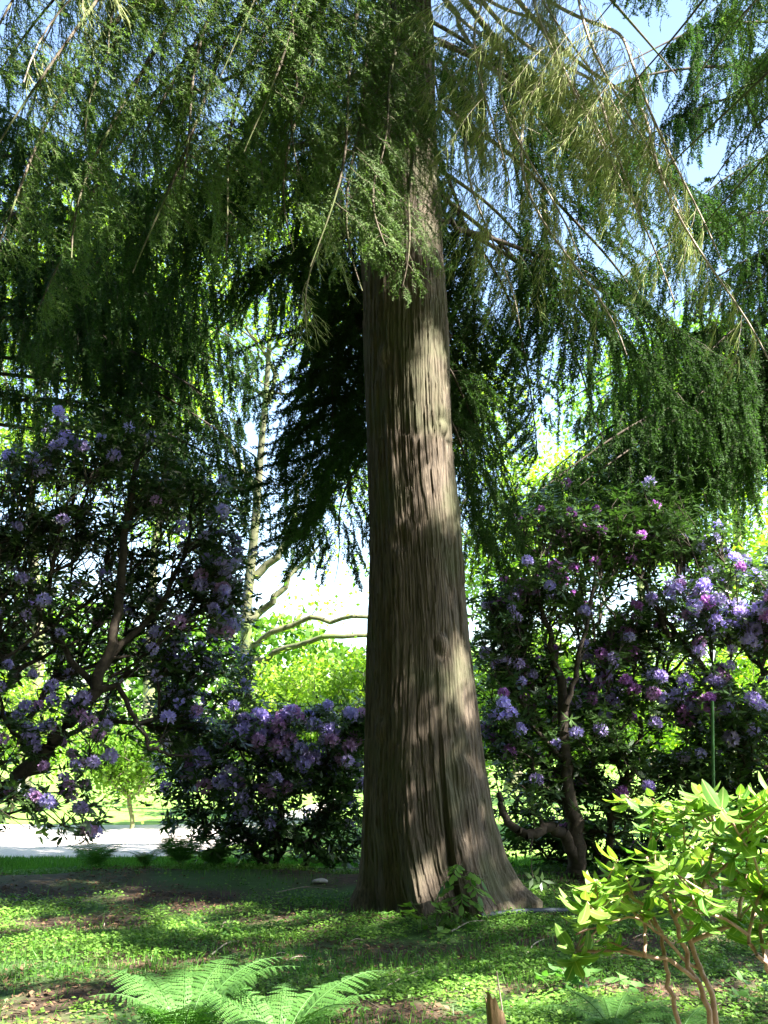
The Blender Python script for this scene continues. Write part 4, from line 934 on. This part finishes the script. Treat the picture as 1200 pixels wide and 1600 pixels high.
for c in fine:
    m = 9; d = nrm(rng.normal(0, 1, (m, 3)) * np.array([1, 1, .6])); l = .22 * rng.uniform(.6, 1.1, m)[:, None]
    P = np.stack([c + 0 * d, c + d * l * .35, c + d * l * .7, c + d * l - UP * l * .2], 1)
    og.tubes(P, np.array([[.004, .003, .002, .001]]), 3, rng.random(m)); needles_on(og, P, rng, .016, .055, .022, flat=.5)
unparent_loc(og.build('shade_sprays', M['needle'], neigh))

# unseen tree added behind the camera, crown gapped to dim and dapple the glade
rng = np.random.default_rng(611); ob = np.array([-2.2, -2.6, 0.0])
ot = empty('broadleaf_tree', ob, 'unseen spreading tree added behind the viewpoint, its crown shading the glade', 'tree')
og = Geo(); z = np.linspace(0, 13, 16); og.tube(np.stack([ob[0] + .1 * np.sin(z * .5), ob[1] + .15 * z * .3, z], 1), .38 * (1 - z / 15), 12)
unparent_loc(og.build('trunk', M['tree_bark'], ot, smooth=True))
tips = sample_blobs([((-2, 1.5, 10.5), (4.5, 4.0, 2.2)), ((2.5, 1.5, 10.5), (4.0, 3.8, 2.0)), ((-4.5, 4.5, 9.5), (3, 3, 2.0)), ((0, -3, 9), (4, 3, 3)), ((4.5, 4, 11), (2.5, 2.5, 1.8))], 620, rng)
nd, pr, ti = grow([ob + (0, .3, 5), ob + (0, .5, 8)], [-1, 0], tips, ob + (0, .3, 5), rng, bias=.3)
wg, _ = wood_from(nd, pr, .008, n=4, rmax=.16); unparent_loc(wg.build('limbs', M['tree_bark'], ot))
P = (tips[:, None] + rng.normal(0, .33, (len(tips), 46, 3))).reshape(-1, 3); pp = project(P)
P = P[~((pp[:, 0] > -60) & (pp[:, 0] < 1260) & (pp[:, 1] > -60) & (pp[:, 1] < 1660) & (P[:, 1] > 0))]; P = P[clear_of_lit(P, .19)]
og = Geo(); og.leaves(T_RHOMB, P, rng.normal(0, 1, P.shape), rng.normal(0, 1, P.shape), rng.uniform(.16, .3, len(P)), .16, rng.random(len(P)))
unparent_loc(og.build('crown', M['rhodo'], ot))

# ------------------------------------------------------------------ ground plants
rng = np.random.default_rng(21)
def scatter_pts(n, y0, y1, half=.46):
    Y = np.sqrt(rng.uniform(y0 ** 2, y1 ** 2, n)); X = rng.uniform(-half, half, n) * Y * 1.02
    return X, Y
cov = lambda X, Y: vnoise(X * 1.1 + 7, Y * 1.6, seed=31) * .6 + vnoise(X * 3.5, Y * 4.5, seed=32) * .4
def in_trunk(X, Y): return ((X - .43) / .72) ** 2 + ((Y - TY) / .62) ** 2 < 1
# clover-like cover
X, Y = scatter_pts(210000, 4.8, 12.2); c = cov(X, Y); bank = np.clip((Y - 10.3) / .5, 0, 1) * np.clip((12.0 - Y), 0, 1)
band = np.exp(-((Y - 10.7 - .25 * np.sin(X * 1.3)) / .75) ** 2) * np.clip((1.2 - X) / 1.0, 0, 1)
keep = (rng.random(len(X)) < (1 - .93 * band) * np.clip((c - .38) * 5, 0.05, 1) * (1 - .9 * bank)) & ~in_trunk(X, Y); X, Y, c = X[keep], Y[keep], c[keep]
N = len(X); Z = gz(X, Y) + rng.uniform(.01, .055, N) * (.5 + c)
P = np.stack([X, Y, Z], 1); a = rng.random(N) * 6.283
A = np.stack([np.cos(a), np.sin(a), rng.normal(.0, .35, N)], 1); S = np.stack([-np.sin(a), np.cos(a), rng.normal(0, .35, N)], 1)
sz = rng.uniform(.014, .036, N)
g = Geo(); g.leaves(T_RHOMB, P, A, S, sz, sz * .85, np.clip(vnoise(X * 2.2, Y * 2.2, seed=40) * .6 + rng.random(N) * .4, 0, 1))
tag(g.build('ground_cover', M['clover']), 'low green clover-like plants covering the shaded soil round the trunk', 'ground cover', kind='stuff')
# grass
X, Y = scatter_pts(90000, 4.8, 13.1); c = vnoise(X * .9 + 3, Y * 1.2, seed=51); strip = np.exp(-((Y - 12.3 + .15 * X * 0) / .55) ** 2) * np.clip((-.8 - X) / 2.0, .12, 1)
band = np.exp(-((Y - 10.7 - .25 * np.sin(X * 1.3)) / .75) ** 2) * np.clip((1.2 - X) / 1.0, 0, 1)
keep = (rng.random(len(X)) < (1 - .95 * band) * np.clip((c - .5) * 3, .06, .6) * (Y < 12) + strip * 1.0) & ~in_trunk(X, Y); X, Y = X[keep], Y[keep]; strip = strip[keep]
N = len(X); P = np.stack([X, Y, gz(X, Y) - .005], 1); A = nrm(np.stack([rng.normal(0, .35, N), rng.normal(0, .35, N), np.ones(N)], 1)); a = rng.random(N) * 6.283
g = Geo(); g.leaves(([(0, -.5, 0), (0, .5, 0), (.6, .35, .06), (.6, -.35, .06), (1, 0, .22)], [(0, 1, 2, 3), (3, 2, 4, 4)]) if False else T_RHOMB, P, A, np.stack([np.cos(a), np.sin(a), 0 * a], 1), rng.uniform(.04, .11, N) * (1 + 1.6 * strip * vnoise(X * 2.3, Y, seed=77)), .006, rng.random(N))
tag(g.build('grass', M['grass']), 'short grass on the bank and between the ground cover', 'grass', kind='stuff')
# lawn blades beyond
X = rng.uniform(-8, 6, 50000); Y = rng.uniform(12.8, 13.6, 50000); N = len(X)
P = np.stack([X, Y, 0 * X], 1); A = nrm(np.stack([rng.normal(0, .3, N), rng.normal(0, .3, N), np.ones(N)], 1)); a = rng.random(N) * 6.283
g = Geo(); g.leaves(T_RHOMB, P, A, np.stack([np.cos(a), np.sin(a), 0 * a], 1), rng.uniform(.03, .08, N), .008, rng.random(N))
tag(g.build('grass', M['grass']), 'sunlit grass edge along the pale path', 'grass', kind='stuff')
# litter
X, Y = scatter_pts(60000, 4.8, 12.4); c = cov(X, Y); keep = (rng.random(len(X)) < np.clip((.50 - c) * 4, .04, 1)) & ~in_trunk(X, Y); X, Y = X[keep], Y[keep]; N = len(X)
P = np.stack([X, Y, gz(X, Y) + rng.uniform(.002, .02, N)], 1); a = rng.random(N) * 6.283
A = np.stack([np.cos(a), np.sin(a), rng.normal(.0, .25, N)], 1); S = np.stack([-np.sin(a), np.cos(a), rng.normal(0, .3, N)], 1)
g = Geo(); sz = rng.uniform(.015, .06, N); g.leaves(T_RHOMB, P, A, S, sz, sz * rng.uniform(.12, .6, N), rng.random(N))
tag(g.build('leaf_litter', M['litter']), 'brown dead leaves and needles lying on the bare soil', 'leaf litter', kind='stuff')

# ferns
def fern(label, base, n, length, seed, arcs=None, spread=.9, group='ferns on the woodland floor', mat='fern', lift=.8):
    rng = np.random.default_rng(seed); base = np.array(base, float); base[2] = gz(base[0], base[1])
    root = empty('fern', base, label, 'fern', group)
    for i in range(n):
        a = (arcs[i] if arcs else i * 2 * math.pi / n + rng.normal(0, .25)); L = length * rng.uniform(.8, 1.12)
        K = 20; s = np.linspace(0, 1, K); el = lift * 1.35 - s ** 1.1 * (lift * 1.1 + .45)
        d = np.stack([np.cos(a) * np.cos(el), np.sin(a) * np.cos(el), np.sin(el)], 1); P = np.concatenate([np.zeros((1, 3)), np.cumsum(d[:-1] * L / (K - 1), 0)])
        g = Geo(); g.tube(P, np.linspace(.005, .0012, K), 4)
        m = 19
        for k in range(m):
            t = .16 + .84 * k / m; x = t * (K - 1); j = min(int(x), K - 2); p = P[j] + (P[j + 1] - P[j]) * (x - j); tn = nrm(P[j + 1] - P[j])
            nr = nrm(np.cross(tn, np.array([-math.sin(a), math.cos(a), 0.]))); lat = nrm(np.cross(nr, tn)); 
            pl = L * .27 * math.sin(min(1, (1 - t) * 1.25 + .02) * math.pi / 2) * (.55 + .45 * min(1, (t - .1) / .25)) * rng.uniform(.9, 1.1)
            for sg in (-1, 1):
                pd = nrm(lat * sg + tn * .35 - UP * .12 + rng.normal(0, .05, 3))
                q = max(4, int(pl / .013)); u = (np.arange(q) + .5) / q
                pp_ = p + pd * (pl * u)[:, None] - UP * (.12 * pl * u ** 2)[:, None]
                pw = pl * .15 * (1 - u) ** .7 + .002
                for s2 in (-1, 1):
                    pin = nrm(np.cross(pd, nr)) * s2
                    A = nrm(pin + pd * .5 + rng.normal(0, .06, (q, 3))); g.leaves(T_RHOMB, pp_, A, np.broadcast_to(pd, (q, 3)), pw, .0155, rng.random(q) * .4 + .3 * rng.random() + .2)
        g.build('frond', M[mat], root)
    return root
fb = at(300, 1600, 5.4); fern('large pale fern with upright fronds in the left foreground', (fb[0] - .05, 5.45, 0), 9, .74, 401, arcs=[2.9, 2.4, 1.75, 1.2, .6, .1, 3.6, 5.0, 4.2], lift=1.0)
fb = at(440, 1600, 5.5); fern('arching green fern just right of the large foreground fern', (fb[0], 5.35, 0), 8, .72, 402, arcs=[.15, .5, 1.0, 1.6, 2.3, 3.0, 5.6, 4.4], lift=.85)
fb = at(950, 1585, 6.1); fern('low fern under the young yellow green shrub', (fb[0], 6.0, 0), 8, .45, 403, lift=.55)
fb = at(1060, 1590, 5.9); fern('small fern behind the pink stems at lower right', (fb[0], 5.9, 0), 7, .36, 404, lift=.5)
for i_, (px, Y, L, lab) in enumerate([(150, 11.9, .62, 'short fern on the bank farthest left by the sunlit grass'), (285, 11.8, .68, 'dark fern on the bank below the left flower clusters'),
                                      (335, 12.0, .6, 'dark fern on the bank at the foot of the rounded bush'), (230, 11.6, .35, 'tiny fern low on the bank between two bigger ferns'), (690, 8.6, .0, '')]):
    if L: c_ = at(px, 1300, Y); fern(lab, (c_[0], Y, 0), 7, L, 410 + i_, lift=.9)

# ------------------------------------------------------------------ young rhododendron in the foreground
def young(label, base, stems, tipspec, seed, ll=.107):
    rng = np.random.default_rng(seed); base = np.array(base, float)
    root = empty('rhododendron', base, label, 'rhododendron')
    nodes = [base]; par = [-1]; fixed = {0: .018}
    for pts, ra, rb in stems:
        pts = np.array(pts); s = np.linspace(0, len(pts) - 1, 4 * (len(pts) - 1) + 1); sm = np.stack([np.interp(s, np.arange(len(pts)), pts[:, c]) for c in range(3)], 1)
        for _ in range(2): sm[1:-1] = (sm[:-2] + 2 * sm[1:-1] + sm[2:]) / 4
        sm[1:-1] += rng.normal(0, .006, sm[1:-1].shape)
        for k, p in enumerate(sm):
            pj = int(np.argmin(np.linalg.norm(np.array(nodes) - p, axis=1))) if k == 0 else len(nodes) - 1
            nodes.append(p); par.append(pj); fixed[len(nodes) - 1] = ra + (rb - ra) * k / (len(sm) - 1)
    tips = np.array(tipspec); nd, pr, ti = grow(nodes, par, tips, base, rng, bias=.4)
    g, _ = wood_from(nd, pr, .003, fixed=fixed, n=7); unparent_loc(g.build('stems', M['young_stem'], root, smooth=True))
    T = nd[ti]; D = nrm(nrm(T - nd[pr[ti]]) * .5 + UP * .8 + rng.normal(0, .15, T.shape))
    lg = Geo(); whorls(lg, T, D, rng, ll=ll, lw=ll * .35, n=7, droop=.38, tmpl=T_BIG); whorls(lg, T + UP * .015, D, rng, ll=ll * .7, lw=ll * .28, n=3, droop=.0, tmpl=T_BIG)
    unparent_loc(lg.build('leaves', M['rhodo_young'], root, smooth=True))
    return root
rng = np.random.default_rng(61)
by = np.array([at(1120, 1600, 3.9)[0], 3.9, 0.0])
tips = []
for (px, py, sx, sy, n, y0, y1) in [(1080, 1290, 130, 50, 22, 3.7, 4.3), (1150, 1330, 90, 70, 16, 3.5, 4.2), (1000, 1370, 90, 50, 15, 3.6, 4.2), (930, 1420, 50, 35, 7, 3.7, 4.1),
                                    (1120, 1420, 100, 40, 14, 3.5, 4.1), (900, 1490, 25, 25, 3, 3.8, 4.1), (1190, 1270, 60, 30, 8, 3.6, 4.2), (1060, 1250, 50, 15, 6, 3.8, 4.1)]:
    for _ in range(int(n * 1.05)): tips.append(at(px + 22 + rng.uniform(-1, 1) * sx, py + rng.uniform(-1, 1) * sy, rng.uniform(y0, y1)))
c3 = 3.85
stems = [([by, at(1110, 1590, 3.88), at(1085, 1530, c3), at(1060, 1450, c3), at(1040, 1400, c3), at(1010, 1340, 3.9)], .011, .006),
         ([by + (.02, 0, 0), at(1125, 1590, 3.9), at(1095, 1510, 3.9), at(1070, 1440, 3.9), at(1110, 1360, 3.9), at(1120, 1300, 3.9)], .012, .006),
         ([at(1085, 1530, c3), at(1050, 1500, 3.8), at(1000, 1490, 3.75), at(1010, 1440, 3.8), at(960, 1400, 3.9)], .008, .005),
         ([by + (-.03, 0, 0), at(1065, 1600, 3.8), at(1040, 1520, 3.8), at(1030, 1440, 3.85), at(980, 1390, 3.9), at(930, 1420, 3.9)], .010, .004),
         ([at(1085, 1510, 3.9), at(1030, 1460, 3.8), at(990, 1430, 3.8), at(900, 1460, 3.9)], .006, .003),
         ([by + (.1, -.1, 0), at(1230, 1560, 3.7), at(1190, 1500, 3.65), at(1165, 1460, 3.65), at(1190, 1380, 3.7)], .010, .005)]
young('young rhododendron with glossy yellow green leaves and pinkish stems at lower right', by, stems, tips, 62)

# ------------------------------------------------------------------ seedling, sticks, pipe, stone, stake, stump
sb = at(720, 1415, 8.75); sb[2] = gz(sb[0], sb[1])
sr = empty('seedling', sb, 'small tree seedling with drooping compound leaves at the trunk foot', 'seedling')
g = Geo(); st = np.array([sb, sb + (.01, 0, .2), sb + (-.02, -.02, .38), sb + (.02, -.03, .5)]); g.tube(st, [.008, .006, .005, .003], 6)
lg = Geo(); rng = np.random.default_rng(71)
for k in range(11):
    p = st[1] * (1 - k / 11) + st[3] * (k / 11) if k > 1 else st[1]; a = k * 2.3; d = np.array([math.cos(a), math.sin(a) * .7 - .3, .35]); L = rng.uniform(.14, .26)
    s = np.linspace(0, 1, 6)[:, None]; P = p + nrm(d) * L * s - UP * L * .6 * s ** 2; g.tube(P, np.linspace(.003, .0015, 6), 4)
    for j in (2, 3, 4, 5):
        tn = nrm(P[j] - P[j - 1]); lt = nrm(np.cross(tn, UP))
        for sg in ((-1, 1) if j < 5 else (0,)):
            A = nrm(lt * sg + tn * .7 - UP * .5); lg.leaves(T_LEAF, P[j][None], A[None], np.cross(A, UP)[None], .10, .05, rng.random(1))
unparent_loc(g.build('stem', M['branch_bark'], sr, smooth=True)); unparent_loc(lg.build('leaves', M['clover'], sr, smooth=True))
# second low clump by it
def lowplant(label, base, n, ll, seed, mat='clover', h=.12):
    rng = np.random.default_rng(seed); base = np.array(base, float); base[2] = gz(base[0], base[1]); root = empty('small_plant', base, label, 'plant', 'small leafy plants on the ground')
    T = base + rng.normal(0, 1, (n, 3)) * np.array([.14, .10, 0]) + UP * rng.uniform(.05, h, n)[:, None]; g = Geo()
    for t in T: g.tube(np.stack([base + (t - base) * np.array([.5, .5, 0]), (base + t) / 2 * np.array([1, 1, 1]) , t]), [.003, .0025, .002], 4)
    unparent_loc(g.build('stems', M['branch_bark'], root)); lg = Geo(); whorls(lg, T, np.tile(UP, (n, 1)) + rng.normal(0, .2, (n, 3)), rng, ll=ll, lw=ll * .5, n=5, droop=.3, tmpl=T_LEAF)
    unparent_loc(lg.build('leaves', M[mat], root, smooth=True))
c_ = at(675, 1430, 8.5); lowplant('dark leafy clump at the left foot of the seedling', (c_[0], 8.55, 0), 12, .10, 81, h=.22)
c_ = at(905, 1530, 6.9); lowplant('low broad leaved plant left of the young shrub', (c_[0], 6.8, 0), 12, .10, 82, h=.2, mat='fern')
c_ = at(350, 1425, 8.6); lowplant('pale leafy weed in the sun patch behind the foreground ferns', (c_[0], 8.5, 0), 9, .06, 83, h=.1, mat='fern')
c_ = at(1180, 1560, 6.6); lowplant('leafy weed at the lower right corner of the sunlit ground', (c_[0], 6.5, 0), 10, .08, 84, h=.16, mat='fern')
def stick(label, pts, r0, r1, mat='pale_wood', name='stick', cat='stick', group=None, n=7):
    pts = np.array(pts, float); s = np.linspace(0, len(pts) - 1, 12); P = np.stack([np.interp(s, np.arange(len(pts)), pts[:, c]) for c in range(3)], 1)
    P[1:-1] = (P[:-2] + 2 * P[1:-1] + P[2:]) / 4; g = Geo(); g.tube(P - P[0], np.linspace(r0, r1, 12), n); o = g.build(name, M[mat], smooth=True); o.location = Vector(P[0]); return tag(o, label, cat, group)
def gp(px, py, up=0.0): p = ground_at(px, py); p[2] = gz(p[0], p[1]) + up; return p
stick('pale upright stick leaning beside the seedling at the trunk foot', [gp(752, 1432), gp(752, 1432) + (.03, 0, .12), gp(752, 1432) + (.10, .02, .32)], .012, .004)
stick('grey blue pipe lying on the ground right of the trunk base', [gp(752, 1452, .03), gp(800, 1446, .035), gp(845, 1440, .04), gp(915, 1432, .03)], .022, .022, 'pipe', 'pipe', 'pipe', n=14)
for i_, (a0, b0_, lab) in enumerate([((330, 1500), (375, 1478), 'thin dead twig lying in the sun patch at left'), ((705, 1470), (760, 1455), 'fallen twig on the grass below the seedling'),
                                     ((590, 1560), (660, 1520), 'long thin twig on the shaded ground left of the broken stub'), ((820, 1500), (850, 1475), 'short twig in the green cover right of centre'),
                                     ((430, 1410), (520, 1405), 'dead twig lying before the bank left of trunk'), ((960, 1500), (1040, 1510), 'pale twig under the young shrub')]):
    stick(lab, [gp(*a0, .02), gp((a0[0] + b0_[0]) / 2, (a0[1] + b0_[1]) / 2 - 3, .035), gp(*b0_, .02)], .007, .003, group='fallen twigs')
p_ = at(1113, 1215, 10.2); q_ = at(1113, 1095, 10.2); stick('slim green garden stake standing before the right rhododendrons', [(p_[0], 10.2, 0), (p_[0], 10.2, 1.0), (q_[0], 10.2, q_[2])], .016, .016, 'stake', 'garden_stake', 'stake')
rng = np.random.default_rng(88)
for i_ in range(34):
    a = gp(rng.uniform(20, 1180), rng.uniform(1425, 1590), .012)
    if in_trunk(a[0], a[1]): continue
    th = rng.uniform(0, 6.28); L = rng.uniform(.08, .28); d = np.array([math.cos(th), math.sin(th), 0]); q = np.array([-d[1], d[0], 0]) * rng.normal(0, .12) * L
    e = a + d * L; m_ = a + d * L * .5 + q; e[2] = gz(e[0], e[1]) + .015; m_[2] = gz(m_[0], m_[1]) + .03
    stick('short dead twig lying among the ground cover', [a, m_, e], .005, .002, group='short fallen twigs', n=5, mat='pale_wood' if i_ % 2 else 'branch_bark')
# stone
import bmesh
bm = bmesh.new(); bmesh.ops.create_icosphere(bm, subdivisions=3, radius=1); r_ = random.Random(4)
for v in bm.verts: v.co *= 1 + .18 * math.sin(v.co.x * 3 + 1) * math.cos(v.co.y * 4) + r_.uniform(-.03, .03); v.co = Vector((v.co.x * .085, v.co.y * .05, max(v.co.z, -.5) * .028))
me = bpy.data.meshes.new('stone'); bm.to_mesh(me); me.materials.append(M['stone']); o = bpy.data.objects.new('stone', me); COL.objects.link(o)
sp = gp(500, 1398, .02); o.location = Vector(sp); tag(o, 'small flat pale stone on the soil left of the trunk', 'stone')
# broken stub
s0 = gp(785, 1648); g = Geo(); K = 14; n = 16
a = np.linspace(0, 2 * math.pi, n, endpoint=False); rows = []
for k in range(8):
    zf = k / 7; h = np.where(True, .17 + .07 * np.cos(a * 1 + 2.5) + .05 * np.abs(np.sin(a * 3)), 0); r = (.055 - .012 * zf) * (1 + .18 * np.cos(a * 2 + 1) + .08 * np.cos(a * 5))
    rows.append(np.stack([r * np.cos(a) - .03 * zf, r * .7 * np.sin(a), -.05 + (h + .05) * zf], 1))
V = np.concatenate(rows + [np.array([[-.03, 0, .15]])]); F = []
for k in range(7):
    for j in range(n): F.append((k * n + j, k * n + (j + 1) % n, (k + 1) * n + (j + 1) % n, (k + 1) * n + j))
g.add(V, F); g.add(np.concatenate([rows[-1], [[-.03, 0, .15]]]), [(j, (j + 1) % n, n) for j in range(n)])
o = g.build('stump', M['stump_wood']); o.location = Vector((s0[0], s0[1] + .02, s0[2])); tag(o, 'short splintered brown wooden stub at the bottom edge', 'stump')
stick('thin grey stick leaning behind the splintered stub', [s0 + (.03, .08, 0), s0 + (.01, .08, .2), s0 + (-.01, .1, .36)], .006, .003)
